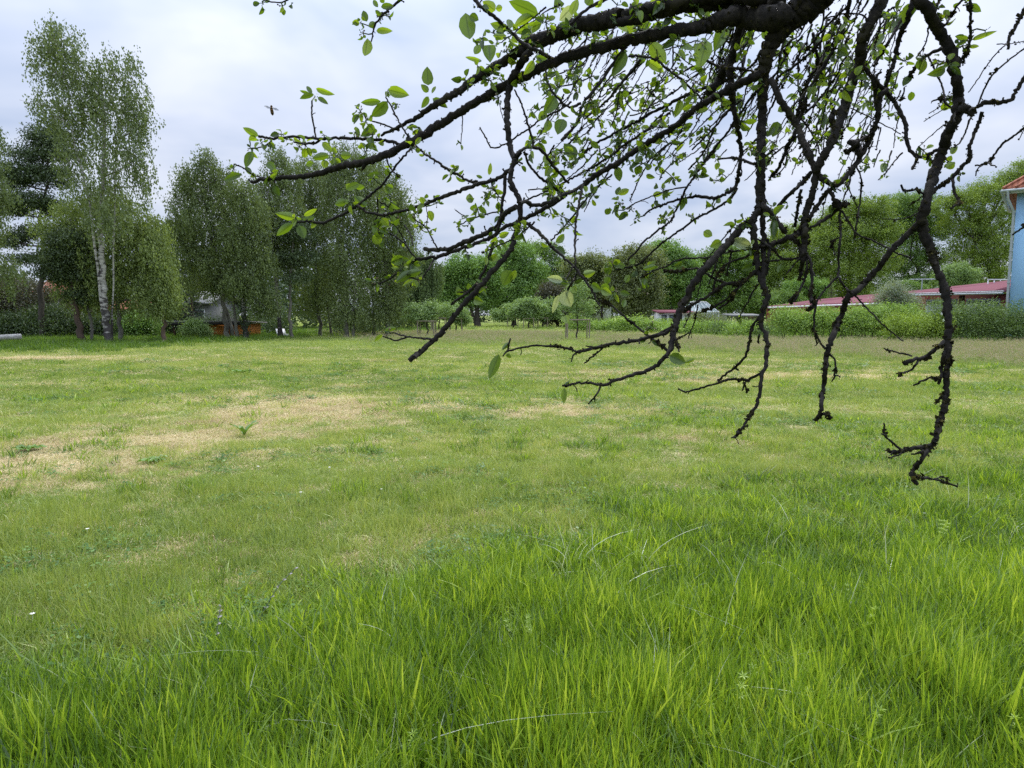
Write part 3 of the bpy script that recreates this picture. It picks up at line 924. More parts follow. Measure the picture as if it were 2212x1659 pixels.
tree("plum_tree", "purple brown leaved tree above dark shrubs on the far left", "tree", 47, (40, 735),
     [[10, (40, 730), (38, 690), (42, 640)], [7, (95, 730), (90, 680), (85, 650)]],
     [(35, 625, 52, 26), (90, 635, 40, 26), (15, 665, 45, 26), (75, 665, 45, 22), (-30, 640, 50, 45)], 15000, .12, 'plum', per=24, clump=.5)
for q, (x, y, rx, ry, lb) in enumerate([(110, 690, 62, 30, "broad shady green shrub between the plum tree and the leaning pine"),
                                        (15, 705, 45, 24, "dark shrub behind the bleached log"),
                                        (205, 705, 40, 24, "low dark green shrub between the leaning pine and the tallest birch"),
                                        (300, 700, 42, 26, "rounded green shrub right of the tallest birch trunk"),
                                        (372, 694, 24, 22, "dark shrub under the spruce left of the orange shed")]):
    tree("shrub", lb, "shrub", 45 + q * .4 if q < 4 else 53, (x, 728), [[4, (x - 12, 727), (x - 14, y)], [4, (x + 10, 727), (x + 14, y)]],
         [(x - rx * .45, y + 4, rx * .6, ry * .9), (x + rx * .45, y + 3, rx * .6, ry), (x, y - ry * .3, rx * .6, ry * .8), (x, y + ry * .5, rx * .9, ry * .6)],
         11000, .11, 'shade' if q != 3 else 'maple', group="shrubs under the left trees", per=24, clump=.4, twigs=2)
conifer("spruce_tree", "dark pointed spruce between the birch groups", 50, (366, 465), (368, 720), 62, 26000)
conifer("spruce_tree", "spindly dark spruce behind the orange shed", 56, (415, 560), (420, 715), 34, 9000)
tree("pine_tree", "thin reddish pine trunks standing left of the shed roof", "tree", 52, (412, 725),
     [[7, (418, 722), (414, 660), (410, 600), (405, 520)], [6, (405, 722), (402, 650), (398, 560)]],
     [(400, 500, 40, 22), (420, 545, 36, 18), (395, 580, 34, 14), (425, 610, 26, 12)], 8000, .13, 'pine', 'pine', 'bark_red', None, per=36, clump=.4)
tree("birch_tree", "many stemmed birch with rounded top rising behind the orange shed", "tree", 45, (497, 730),
     [[12, (492, 729), (486, 680), (478, 610), (458, 520), (440, 420), (436, 350)], [10, (505, 729), (498, 700), (470, 620), (440, 540)], [8, (512, 727), (505, 660), (500, 560), (480, 450)]],
     [(440, 350, 28, 26), (405, 385, 36, 30), (470, 385, 36, 34), (435, 410, 52, 36), (395, 440, 36, 36), (382, 500, 30, 40), (480, 440, 44, 38), (430, 480, 60, 40), (490, 500, 50, 44), (410, 540, 48, 40), (465, 560, 58, 42), (440, 612, 50, 32), (490, 612, 44, 30)],
     32000, .12, 'birch', 'droop', 'bark_grey', BG, per=22, clump=.7, hang=.9, twigs=4)
tree("birch_tree", "ivy clad birch beside the right end of the orange shed", "tree", 44, (530, 730),
     [[12, (531, 729), (527, 680), (520, 600), (516, 500), (520, 410)]],
     [(520, 420, 34, 40), (545, 470, 40, 46), (510, 520, 46, 46), (550, 560, 44, 46), (525, 612, 50, 34), (570, 650, 34, 34)],
     20000, .12, 'birch', 'droop', 'birch', BG, per=22, clump=.7, hang=.9, ivy=4.2)
tree("birch_tree", "pale trunked birch in the middle of the left grove", "tree", 47, (605, 725),
     [[8, (607, 724), (602, 660), (597, 560), (600, 460), (605, 370)], [6, (598, 560), (585, 470), (575, 400)]],
     [(597, 345, 30, 24), (620, 385, 36, 32), (580, 405, 36, 36), (610, 450, 50, 38), (575, 480, 40, 38), (600, 520, 54, 38), (570, 570, 44, 30, .6), (630, 560, 34, 34, .6)],
     20000, .12, 'birch', 'droop', 'birch', BG, per=20, clump=.6, hang=1.1)
tree("pine_tree", "pine with bare dead lower branches next to the leaning white sheet", "tree", 46, (628, 724),
     [[8, (630, 724), (625, 680), (627, 600), (632, 520), (636, 440)]],
     [(640, 500, 36, 26, .7), (610, 560, 38, 18, .5), (655, 555, 36, 18, .5), (640, 600, 30, 14, .4)], 7000, .12, 'pine', 'pine', 'bark_grey', None, per=30, clump=.4, twigs=7)
tree("birch_tree", "slender birch with high crown behind the bare pine", "tree", 50, (690, 718),
     [[8, (692, 718), (686, 640), (680, 540), (672, 440), (668, 380)], [6, (716, 717), (705, 640), (695, 560)]],
     [(660, 365, 30, 30), (690, 400, 34, 36), (650, 430, 36, 36), (690, 470, 44, 40), (660, 520, 44, 38), (710, 560, 40, 40, .8), (690, 610, 50, 36), (670, 655, 40, 30, .7)],
     22000, .12, 'birch', 'droop', 'bark_grey', BG, per=22, clump=.6, hang=1.1)
tree("birch_tree", "dense weeping birch with a high dome in the left grove", "tree", 48, (745, 720),
     [[11, (748, 720), (745, 640), (742, 540), (740, 440), (742, 360)], [7, (762, 720), (765, 620), (778, 520)]],
     [(745, 335, 36, 26), (720, 375, 36, 36), (775, 370, 40, 36), (740, 420, 52, 40), (790, 430, 44, 44), (720, 480, 44, 44, .8), (780, 500, 54, 46), (740, 560, 54, 44), (740, 625, 54, 42), (745, 675, 50, 26)],
     32000, .12, 'birch', 'droop', 'bark_grey', BG, per=22, clump=.6, hang=1.4, twigs=4)
tree("birch_tree", "broad weeping birch at the right end of the left grove", "tree", 50, (835, 716),
     [[11, (838, 716), (838, 640), (830, 540), (822, 440), (815, 380)], [8, (808, 717), (805, 640), (800, 560)]],
     [(800, 360, 34, 26), (830, 400, 40, 34), (858, 440, 34, 36), (820, 460, 50, 40), (875, 490, 30, 34), (840, 520, 56, 44), (800, 560, 50, 44), (850, 590, 50, 44), (812, 630, 60, 42), (850, 655, 40, 40), (800, 682, 52, 22)],
     34000, .12, 'birch', 'droop', 'bark_grey', BG, per=22, clump=.6, hang=1.4, twigs=4)
tree("weeping_willow", "weeping willow with hanging curtain of twigs behind the left grove", "willow", 74, (890, 712),
     [[16, (852, 712), (856, 660), (868, 600), (880, 550)], [6, (868, 600), (900, 570), (935, 560)]],
     [(870, 545, 34, 22), (905, 555, 36, 20), (935, 575, 26, 18), (855, 590, 24, 22), (890, 600, 40, 20), (920, 620, 30, 20), (870, 640, 26, 16), (905, 650, 36, 14)],
     26000, .15, 'willow', 'willow', 'bark', None, per=34, clump=.4, hang=3.6, ivy=3.0)

CG = "broadleaf trees closing the far end of the meadow"
tree("broadleaf_tree", "dark rounded tree with shaded trunk straight ahead at the far end", "tree", 92, (1030, 705),
     [[14, (1033, 705), (1030, 670), (1028, 630), (1022, 580)], [8, (1030, 670), (1005, 630), (985, 600)]],
     [(1000, 575, 40, 24), (970, 600, 34, 28), (1045, 580, 40, 28), (1010, 610, 52, 30), (1060, 615, 34, 30), (965, 635, 32, 26), (1040, 645, 46, 22), (1000, 645, 36, 16)], 22000, .22, 'maple', group=CG, clump=.6)
tree("broadleaf_tree", "tree with lumpy mid green crown right of the shaded trunk", "tree", 98, (1115, 702),
     [[12, (1110, 702), (1112, 660), (1120, 600)]],
     [(1085, 560, 34, 22), (1120, 545, 40, 24), (1095, 590, 40, 30), (1140, 590, 44, 30), (1110, 630, 50, 30), (1085, 660, 30, 24)], 20000, .22, 'maple', group=CG, clump=.65)
tree("broadleaf_tree", "airy thin crowned tree behind the young trees", "tree", 104, (1180, 700),
     [[9, (1180, 700), (1182, 620), (1175, 545)], [6, (1182, 620), (1205, 570)]],
     [(1150, 535, 32, 16, .6), (1185, 545, 34, 20, .6), (1215, 575, 30, 24, .6), (1175, 590, 44, 26, .8), (1200, 625, 40, 24)], 13000, .2, 'oak_dark', group=CG, clump=.6, twigs=6)
tree("broadleaf_tree", "dark bronze bush shaped tree left of the wooden guarded tree", "tree", 88, (1205, 706),
     [[8, (1205, 706), (1204, 680), (1200, 650)]], [(1195, 640, 36, 26), (1225, 655, 30, 26), (1185, 672, 34, 20), (1215, 682, 40, 16)], 13000, .2, 'plum', group=CG, clump=.5)
tree("broadleaf_tree", "olive green tree behind the staked sapling at centre right", "tree", 96, (1270, 703),
     [[9, (1270, 703), (1268, 640), (1262, 580)], [6, (1300, 703), (1302, 640), (1308, 590)]],
     [(1245, 575, 34, 20), (1280, 570, 36, 22), (1315, 580, 32, 20), (1260, 610, 44, 28), (1300, 620, 42, 30), (1275, 655, 46, 28)], 19000, .21, 'olive', group=CG, clump=.6, twigs=5)
tree("broadleaf_tree", "tall grey green tree with round head above the small sheds", "tree", 86, (1372, 708),
     [[11, (1370, 707), (1372, 650), (1378, 590)], [7, (1372, 650), (1345, 620)]],
     [(1365, 555, 40, 24), (1400, 560, 38, 24), (1340, 590, 36, 30), (1385, 600, 50, 34), (1350, 635, 44, 30), (1400, 640, 36, 26), (1370, 665, 40, 18)], 22000, .2, 'olive', group=CG, clump=.55)
tree("broadleaf_tree", "bright green tree rising over the greenhouse", "tree", 92, (1450, 706),
     [[11, (1450, 705), (1448, 640), (1442, 570)]],
     [(1430, 545, 40, 24), (1465, 560, 38, 24), (1495, 590, 34, 28), (1440, 590, 48, 32), (1480, 625, 48, 30), (1430, 645, 46, 28)], 22000, .21, 'maple', group=CG, clump=.6)
tree("broadleaf_tree", "dark green tree between the greenhouse and the big oaks", "tree", 96, (1545, 704),
     [[10, (1545, 704), (1548, 650), (1552, 600)]],
     [(1520, 570, 34, 20), (1560, 555, 44, 24), (1600, 565, 40, 26), (1540, 610, 44, 30), (1590, 620, 46, 32), (1620, 655, 44, 22), (1560, 655, 44, 20)], 22000, .22, 'oak_dark', group=CG, clump=.6)
OG = "large oaks behind the red sheds"
tree("oak_tree", "leftmost of the large oaks, its crown stepping down to the greenhouse side", "oak tree", 112, (1690, 712),
     [[16, (1690, 712), (1692, 640), (1700, 560)], [9, (1692, 640), (1660, 590)]],
     [(1660, 545, 40, 28), (1705, 515, 46, 30), (1750, 505, 40, 30), (1650, 590, 44, 32), (1700, 575, 54, 36), (1745, 575, 44, 36), (1670, 630, 48, 26), (1730, 630, 50, 26)], 32000, .2, 'oak', group=OG, clump=.6)
tree("oak_tree", "large bright oak with rounded top left of the long hanging branch", "oak tree", 108, (1830, 712),
     [[18, (1830, 712), (1832, 630), (1835, 540)], [10, (1832, 630), (1870, 570)]],
     [(1800, 480, 44, 28), (1845, 455, 48, 26), (1890, 450, 44, 26), (1790, 525, 48, 34), (1850, 510, 60, 38), (1905, 500, 46, 36), (1810, 580, 60, 36), (1880, 570, 56, 38), (1840, 625, 70, 26)], 40000, .19, 'oak', group=OG, clump=.6)
tree("oak_tree", "darker oak behind the long hanging branch", "oak tree", 116, (1985, 710),
     [[16, (1985, 710), (1985, 620), (1980, 520)]],
     [(1945, 450, 44, 28), (1985, 440, 40, 24), (1960, 500, 52, 36), (2010, 490, 40, 36), (1950, 560, 54, 34), (2015, 560, 44, 30, .6), (1985, 610, 70, 24)], 26000, .2, 'oak_dark', group=OG, clump=.6, twigs=5)
tree("oak_tree", "rightmost oak beside the light blue house", "oak tree", 110, (2110, 712),
     [[18, (2110, 712), (2108, 620), (2105, 520)], [10, (2108, 620), (2150, 560)]],
     [(2050, 445, 34, 26), (2090, 430, 44, 26), (2135, 420, 40, 30), (2180, 395, 34, 30), (2205, 375, 34, 26), (2080, 490, 50, 38), (2140, 480, 52, 40), (2100, 550, 60, 40), (2155, 550, 46, 50), (2120, 600, 60, 24), (2230, 430, 60, 60)], 38000, .19, 'oak', group=OG, clump=.6)
for q, (x, y, rx, ry, mt, Yt, lb) in enumerate([(1640, 645, 50, 26, 'young', 98, "pale bush above the beige garden hut"), (1745, 620, 56, 26, 'maple', 97, "wide bush behind the left end of the red shed"),
                                                (2068, 592, 46, 24, 'young', 96, "pale round treetop above the right shed roof"), (1700, 650, 40, 20, 'oak_dark', 94, "dark bush tucked behind the beige hut roof"),
                                                (1960, 625, 44, 16, 'oak_dark', 95, "dark bush under the roof aerial")]):
    tree("garden_bush", lb, "bush", Yt, (x, 715), [[4, (x, 713), (x, y)]], [(x - rx * .5, y + 4, rx * .55, ry * .8), (x + rx * .5, y + 4, rx * .55, ry * .8), (x, y - 4, rx * .6, ry * .8), (x, y + ry * .9, rx * .8, ry * .6)],
         11000, .15, mt, group="bushes in the gardens behind the hedge", per=24, clump=.42)
conifer("conifer_tree", "narrow olive conifer behind the red shed roof", 93, (1795, 590), (1797, 705), 18, 7000, 'olive')

# far-off woods that close every gap
wb = MB()
lb_ = []
for k in range(120):
    x = R.uniform(-500, 2700)
    Yw = R.uniform(122, 150) if 880 < x < 1700 else R.uniform(66, 90) if x < 880 else R.uniform(122, 140)
    top = (548 if 380 < x < 880 else 575 if x <= 380 else 590) + 14 * math.sin(x * .02) + R.uniform(0, 22)
    c = P(x, (top + 690) / 2, Yw)
    lb_.append((c, (R.uniform(40, 70) / F * Yw, 3.0, (690 - top) / 2 / F * Yw + .6), 1.0))
crown_leaves(wb, lb_, 150000, .42, 'round', 24, .8)
o = wb.build("distant_woods", FOL['shade']); tag(o, "dark far-off woodland filling the gaps behind the trees", "woods", kind="stuff")
# undergrowth below the left grove
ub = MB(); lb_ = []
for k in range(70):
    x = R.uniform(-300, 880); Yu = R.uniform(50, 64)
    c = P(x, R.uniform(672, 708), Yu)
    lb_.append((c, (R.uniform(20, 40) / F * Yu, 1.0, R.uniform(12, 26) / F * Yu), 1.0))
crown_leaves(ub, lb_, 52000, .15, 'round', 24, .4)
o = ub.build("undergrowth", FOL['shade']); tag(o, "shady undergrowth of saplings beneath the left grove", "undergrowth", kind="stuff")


# ------------------------------------------------------------------ young staked trees
YG = "young trees with wooden guards on the meadow"
young = [(922, 728, 56, 20, 676, "leftmost young tree in a pale post and rail guard, behind the thick low twig"),
         (948, 718, 50, 20, 674, "young tree in a wooden guard just behind the leftmost one"),
         (985, 716, 44, 22, 678, "young tree with wooden guard partly behind the long dark branch"),
         (1108, 709, 44, 24, 672, "left one of the three young trees far back in the middle"),
         (1142, 711, 46, 22, 670, "middle one of the three young trees far back"),
         (1172, 708, 42, 22, 674, "right one of the three young trees far back"),
         (1247, 733, 36, 30, 655, "thin leaved young tree in a pale guard standing alone at the centre right")]
guard_groups = []
for q, (x, yb, rx, ry, yc, lb) in enumerate(young):
    Yt = 2360 / (yb - 680) if False else F * CAM_H / (yb - 680)
    thin = q == 6
    tree("young_tree", lb, "young tree", Yt, (x, yb), [[4.5 if q < 3 or thin else 5, (x, yb), (x + 1, (yb + yc) / 2), (x + 2, yc - 8)]],
         [(x + rx * R.uniform(-.8, .8), yc + R.uniform(-ry * .75, ry * .7), rx * R.uniform(.25, .45), ry * R.uniform(.35, .6)) for _ in range(9)] + [(x, yc, rx * .6, ry * .6)] if not thin else
         [(x, 632, 26, 22, .6), (x - 14, 655, 26, 20, .6), (x + 14, 665, 28, 20, .6), (x, 690, 22, 14, .4)],
         8000 if not thin else 3800, .11 if q < 3 or thin else .17, 'young', group=YG, per=24, clump=.22 if q < 3 or thin else .36, twigs=4)


def guard(x, yb, wpx, hpx, label):
    Yt = F * CAM_H / (yb - 680); c = P(x, yb, Yt); w = wpx / F * Yt / 2; h = hpx / F * Yt; r = .045
    root = empty("tree_guard", (c[0], Yt, 0))
    for sx in (-1, 1):
        for sy in (-1, 1):
            p = MB(); lean = R.uniform(-.03, .03, 2)
            p.tube(np.array([[c[0] + sx * w, Yt + sy * w, -.2], [c[0] + sx * w + lean[0], Yt + sy * w + lean[1], h]]), r, 8)
            p.build("post", M['wood_pale'], root)
    for sx in (-1, 1):
        p = MB(); p.box((c[0] + sx * (w + r + .012), Yt, h - .05), (.024, 2 * w + .1, .08)); p.build("rail", M['wood_pale'], root)
        p = MB(); p.box((c[0], Yt + sx * (w + r + .012), h - .045), (2 * w + .1, .024, .08)); p.build("rail", M['wood_pale'], root)
    tag(root, label, "tree guard", "wooden guards around the young trees")


for (x, yb, rx, ry, yc, lb), wp, hp, gl in zip(young, (34, 30, 26, 22, 22, 20, 46), (36, 32, 29, 24, 24, 22, 44),
        ("wooden post guard around the leftmost young tree", "wooden post guard second from the left", "wooden post guard half hidden by the long dark branch",
         "far small post guard left of the middle one", "far small post guard in the middle", "far small post guard right of the middle one", "pale four post guard standing alone at centre right")):
    guard(x, yb, wp, hp, gl)


# ------------------------------------------------------------------ hedges
def hedge(name, label, Y, x0, x1, top, bot, n, size, mat, group="hedges along the right side of the meadow", tilt=0, bare=0, depth=.9, cat="hedge", wob=6, Y2=None):
    Y2 = Y2 or Y
    root = empty(name, (P((x0 + x1) / 2, bot, (Y + Y2) / 2)[0], (Y + Y2) / 2, 0)); L3 = []
    k = max(3, int((x1 - x0) / 26)); st = MB()
    for i in range(k + 1):
        f = i / k; x = x0 + (x1 - x0) * f; Yh = Y + (Y2 - Y) * f
        tp = top + tilt * f + R.uniform(-wob, wob)
        b2 = bot - bare
        c = P(x, (tp + b2) / 2, Yh); ry = (b2 - tp) / 2 / F * Yh
        rx = max(22, (x1 - x0) / k * .95) / F * Yh
        L3.append((c + np.array([0, R.uniform(-.2, .2), ry * .25]), (rx, depth, ry * .8), 1.0))
        L3.append((c + np.array([0, R.uniform(-.2, .2) - .2, -ry * .35]), (rx, depth, ry * .72), .8))
        for _ in range(4):
            a = np.array([c[0] + R.uniform(-.6, .6), Yh + R.uniform(-.3, .3), -.1])
            e = a + np.array([R.uniform(-.7, .7), R.uniform(-.3, .3), c[2] + ry * .3])
            st.tube(np.array([a, (a + e) / 2 + R.normal(0, .1, 3), e]), [.03, .022, .01], 5, cap=False)
    st.build("stems", M['bark_grey'], root)
    cb = MB(); crown_leaves(cb, L3, n, size, 'round', 22, .26)
    cb.build("foliage", FOL[mat], root)
    return tag(root, label, cat, group)


hedge("hedge", "low hedge running from the lone guarded sapling to the sheds", 62, 1245, 1440, 686, 716, 20000, .12, 'hedge')
hedge("hedge", "loose hedge bushes below the greenhouse", 56, 1455, 1545, 690, 722, 11000, .11, 'hedge', wob=9)
hedge("bush", "dark grey green bush between the greenhouse and the round bush", 54, 1548, 1578, 696, 726, 4500, .10, 'ivy', None, cat="bush")
hedge("bush", "round clipped bush in front of the beige hut", 50, 1588, 1628, 694, 730, 8000, .10, 'hedge', None, cat="bush", depth=1.1)
hedge("hedge", "long pale green hedge with bare lower stems before the red sheds", 44, 1690, 1975, 667, 737, 52000, .095, 'hedge', bare=18, tilt=-6)
hedge("bush", "yellow green bush at the centre of the right hedge", 40, 1940, 2025, 678, 739, 20000, .085, 'yellow', None, cat="bush", depth=.9)
hedge("hedge", "dark ivy covered hedge in front of the light blue house", 40, 2035, 2420, 652, 741, 66000, .085, 'ivy', tilt=8)
hedge("bush", "loose elder bush in front of the greenhouse", 60, 1498, 1540, 672, 718, 7000, .11, "olive", None, cat="bush")
hedge("bush", "low dark bush between the round bush and the pale hedge", 49, 1642, 1672, 704, 731, 4500, .10, 'ivy', None, cat="bush")
tree("silver_shrub", "tall grey leaved shrub between the two red shed roofs", "shrub", 46, (1935, 735), [[5, (1935, 735), (1936, 690), (1930, 650)], [4, (1942, 735), (1950, 680), (1958, 650)]],
     [(1930, 625, 28, 18), (1912, 645, 24, 18), (1950, 640, 28, 18), (1932, 660, 36, 16), (1975, 655, 22, 12)], 9000, .085, 'silver', per=20, clump=.28, twigs=6)
tree("rose_bush", "bushy plant with white blossom half covering the orange shed", "bush", 43.5, (435, 735), [[3, (430, 735), (428, 715)], [3, (445, 735), (450, 712)]],
     [(410, 712, 20, 13), (433, 709, 16, 13), (420, 698, 20, 9), (448, 718, 8, 8)], 5000, .075, 'young', per=20, clump=.2)
# wisps of blossom and rubble under the hedge
for (x, y, ps) in [(2043, 683, 'middle'), (2049, 690, 'right'), (2038, 692, 'lowest'), (2034, 678, 'topmost')]:
    b = MB(); c = P(x, y, 38.95); 
    for a in range(5):
        an = a * 1.2566; u = np.array([math.cos(an), 0, math.sin(an)]) * .05
        b.quads(np.array([c + u]), np.array([u]), np.array([[-u[2] * .6, .02, u[0] * .6]]), 0.5)
    o = b.build("white_flower", M['white']); tag(o, f"{ps} one of the four small white flowers on the dark ivy hedge", "flower", "white flowers on the ivy hedge")

# ------------------------------------------------------------------ buildings
def bandmat(name, c1, c2, freq, axis=0, rough=0.7, bump=0.5, noise=0.25, sharp=False):
    """ribbed / tiled / boarded surface: wave along one generated axis plus dirt noise (object metres)"""
    m, N, L = newmat(name)
    vec = coord(N, L, "Object")
    sp = N.new("ShaderNodeSeparateXYZ"); L.new(vec, sp.inputs[0])
    v = mathn(N, L, 'FRACT', mathn(N, L, 'MULTIPLY', sp.outputs[axis], freq))
    if sharp: h = mathn(N, L, 'GREATER_THAN', v, 0.08)
    else: h = mathn(N, L, 'SINE', mathn(N, L, 'MULTIPLY', v, math.pi))
    nz_ = noisen(N, L, 2.5, 5.0, 0.65, vec)
    f = mathn(N, L, 'ADD', mathn(N, L, 'MULTIPLY', h, 1 - noise), mathn(N, L, 'MULTIPLY', mathn(N, L, 'SUBTRACT', nz_, .3), noise * 2.2), clamp=True)
    b = N.new("ShaderNodeBsdfPrincipled"); b.inputs["Roughness"].default_value = rough; b.inputs["Specular IOR Level"].default_value = .15
    L.new(mixn(N, L, f, c2, c1), b.inputs["Base Color"])
    bn = N.new("ShaderNodeBump"); bn.inputs["Strength"].default_value = bump; bn.inputs["Distance"].default_value = .03
    L.new(h, bn.inputs["Height"]); L.new(bn.outputs[0], b.inputs["Normal"])
    out = N.new("ShaderNodeOutputMaterial"); L.new(b.outputs[0], out.inputs[0])
    return m


M['tile_red'] = bandmat('roof_tile_red', (0.40, 0.15, 0.09), (0.17, 0.06, 0.04), 3.6, 0, noise=.35)
M['roof_plum'] = bandmat('roof_corrugated_plum', (0.20, 0.075, 0.095), (0.12, 0.04, 0.05), 3.0, 0, .95, noise=.3)
M['wall_red'] = bandmat('wall_red_boards', (0.18, 0.04, 0.042), (0.10, 0.022, 0.024), 4.0, 0, .75, noise=.4, sharp=True)
M['wall_redplain'] = solid('wall_red_render', (0.20, 0.045, 0.042), (0.13, 0.03, 0.03), 1.5)
M['blue'] = solid('wall_blue_render', (0.34, 0.58, 0.84), (0.31, 0.54, 0.79), 1.2, bump=.05)
M['orange'] = bandmat('wall_orange_planks', (0.66, 0.25, 0.06), (0.34, 0.12, 0.03), 6.5, 2, .6, noise=.4, sharp=True)
M['felt'] = solid('roofing_felt_grey', (0.22, 0.22, 0.21), (0.13, 0.13, 0.125), 5)
M['beige'] = solid('wall_beige', (0.42, 0.37, 0.26), (0.30, 0.26, 0.18), 3)
M['greywall'] = solid('wall_grey_white', (0.55, 0.57, 0.60), (0.42, 0.43, 0.45), 2)
M['brown'] = solid('timber_dark_brown', (0.07, 0.035, 0.025), (0.035, 0.02, 0.015), 6, vscale=(1, 1, .2))
M['door_grey'] = solid('door_pale_grey', (0.40, 0.42, 0.44), (0.28, 0.29, 0.31), 5)
M['roof_brown'] = bandmat('roof_brown_tiles', (0.20, 0.15, 0.14), (0.10, 0.08, 0.075), 3.3, 0, noise=.4)
m, N, L = newmat('glass_pane')
b = N.new("ShaderNodeBsdfPrincipled"); b.inputs["Base Color"].default_value = (.24, .30, .31, 1); b.inputs["Roughness"].default_value = .12
b.inputs["Transmission Weight"].default_value = .35; b.inputs["Alpha"].default_value = 1
out = N.new("ShaderNodeOutputMaterial"); L.new(b.outputs[0], out.inputs[0]); M['glass'] = m
m, N, L = newmat('window_dark')
b = N.new("ShaderNodeBsdfPrincipled"); b.inputs["Base Color"].default_value = (.05, .06, .07, 1); b.inputs["Roughness"].default_value = .1
out = N.new("ShaderNodeOutputMaterial"); L.new(b.outputs[0], out.inputs[0]); M['window'] = m


def part(name, mat, root, fn, smooth_=False):
    mb = MB(); fn(mb); return mb.build(name, mat, root, smooth_)


def slab(mb, a, b_, c, d, t=.08, a_=0.0):
    """quad slab with thickness t straight down"""
    mb.prism([a, b_, c, d], (0, 0, -t), a_)


# light blue two storey house on the right edge
HY = 44.0
hx0 = P(2184, 600, HY)[0]; ez = P(2190, 412, HY)[2]
HX, HYY = hx0, HY
house = empty("blue_house", (hx0, HY, 0))
part("wall", M['blue'], house, lambda mb: mb.box((hx0 + 7, HY + 4.5, ez / 2 - .1), (14, 9, ez + .2)))
oh = .7; rz_ = ez + 4.2
A = [(hx0 - oh, HY - oh, ez), (hx0 + 14 + oh, HY - oh, ez), (hx0 + 14 + oh, HY + 9 + oh, ez), (hx0 - oh, HY + 9 + oh, ez)]
r1, r2 = (hx0 + 5.0, HY + 4.5, rz_), (hx0 + 9.5, HY + 4.5, rz_)


def roof_fn(mb):
    p = np.array([*A, r1, r2]); q = p.copy(); q[:, 2] += .14
    v = np.vstack([p, q])
    mb.add(v, [[0, 3, 2, 1], [6, 7, 11, 10], [7, 8, 11], [8, 9, 10, 11], [9, 6, 10], [0, 1, 7, 6], [1, 2, 8, 7], [2, 3, 9, 8], [3, 0, 6, 9]])
    for s_ in range(26):   # tile rolls on the slope facing the meadow
        t_ = s_ / 25; a_ = np.array(A[0]) * (1 - t_) + np.array(A[1]) * t_
        top = np.array(r1) * (1 - t_) + np.array(r2) * t_
        mb.tube(np.array([a_ + [0, -.03, .15], top + [0, 0, .15]]), .07, 6)
    for s_ in range(20):   # and on the hip facing the sheds
        t_ = s_ / 19; a_ = np.array(A[0]) * (1 - t_) + np.array(A[3]) * t_
        mb.tube(np.array([a_ + [-.03, 0, .15], a_ * .42 + np.array(r1) * .58 + [0, 0, .15]]), .07, 6)


rf = part("roof", M['tile_red'], house, roof_fn)
part("fascia", M['greywall'], house, lambda mb: (mb.box((hx0 + 7, HY - oh + .05, ez - .13), (14 + 2 * oh, .06, .2)), mb.box((hx0 - oh + .05, HY + 4.5, ez - .13), (.06, 9 + 2 * oh - .14, .2))))
part("gutter", M['zinc'], house, lambda mb: (mb.tube(np.array([[hx0 - oh - .1, HY - oh - .08, ez - .05], [hx0 + 15, HY - oh - .08, ez - .05]]), .09, 8), mb.tube(np.array([[hx0 - oh - .09, HY - oh - .1, ez - .05], [hx0 - oh - .09, HY + 10, ez - .05]]), .085, 8)))
part("downpipe", M['zinc'], house, lambda mb: (mb.tube(smooth(np.array([[hx0 - oh + .25, HY - oh - .08, ez - .08], [hx0 - oh + .28, HY - oh - .06, ez - .55], [hx0 - .12, HY - .14, ez - 1.25], [hx0 - .10, HY - .16, ez - 1.7], [hx0 - .10, HY - .16, .2]]), 3), .075, 10),
                                                *[mb.tube(np.array([[hx0 - .10, HY - .16, z], [hx0 - .10, HY - .16, z + .07]]), .10, 10) for z in (1.5, 3.6, 5.6)]))

house.rotation_euler = (0, 0, math.radians(-38))

# right red shed with plum corrugated roof
SA = np.array(P(2168, 700, 50)); SB = np.array(P(1948, 700, 60))
SA[2] = SB[2] = 0


def along(t, up=0.0, back=0.0):
    d = SB - SA; d = d / np.linalg.norm(d); nrm = np.array([-d[1], d[0], 0]); nrm = nrm if nrm[1] > 0 else -nrm
    return SA + (SB - SA) * t + nrm * back + np.array([0, 0, up])


zB0 = P(2172, 633, 50)[2]; zB1 = P(1952, 638, 60)[2]; rB0 = P(2172, 606, 53)[2]; rB1 = P(1952, 629, 63)[2]
shed = empty("red_shed", tuple(along(.5)))
EL = lambda t: zB0 + (zB1 - zB0) * t
part("wall", M['wall_redplain'], shed, lambda mb: mb.prism([along(0, -.1), along(1, -.1), along(1, EL(1) - .05), along(0, EL(0) - .05)], along(0, 0, 4.5) - along(0)))
part("roof", M['roof_plum'], shed, lambda mb: mb.prism([along(-.03, zB0 + .03, -.5), along(1.03, zB1 + .03, -.5), along(1.03, rB1 + .25, 4.7), along(-.03, rB0 + .25, 4.7)], (0, 0, .09)))
part("gutter", M['zinc'], shed, lambda mb: mb.tube(np.array([along(-.03, zB0 - .02, -.58), along(1.03, zB1 - .02, -.58)]), .07, 8))
part("flashing", M['white'], shed, lambda mb: mb.tube(np.array([along(-.03, zB0 + .13, -.5), along(1.03, zB1 + .13, -.5)]), .035, 6))
for t0, t1 in ((.04, .34), (.42, .74)):
    dr = part("garage_door", M['door_grey'], shed, lambda mb: mb.prism([along(t0, .05, -.04), along(t1, .05, -.04), along(t1, EL(t1) - .38, -.04), along(t0, EL(t0) - .38, -.04)], (0, -.03, 0)))
    for k in range(6):
        a, b2 = t0 + (t1 - t0) * (k + .12) / 6, t0 + (t1 - t0) * (k + .85) / 6
        part("pane", M['window'], dr, lambda mb: mb.prism([along(a, EL(a) - .75, -.09), along(b2, EL(b2) - .75, -.09), along(b2, EL(b2) - .5, -.09), along(a, EL(a) - .5, -.09)], (0, -.02, 0)))
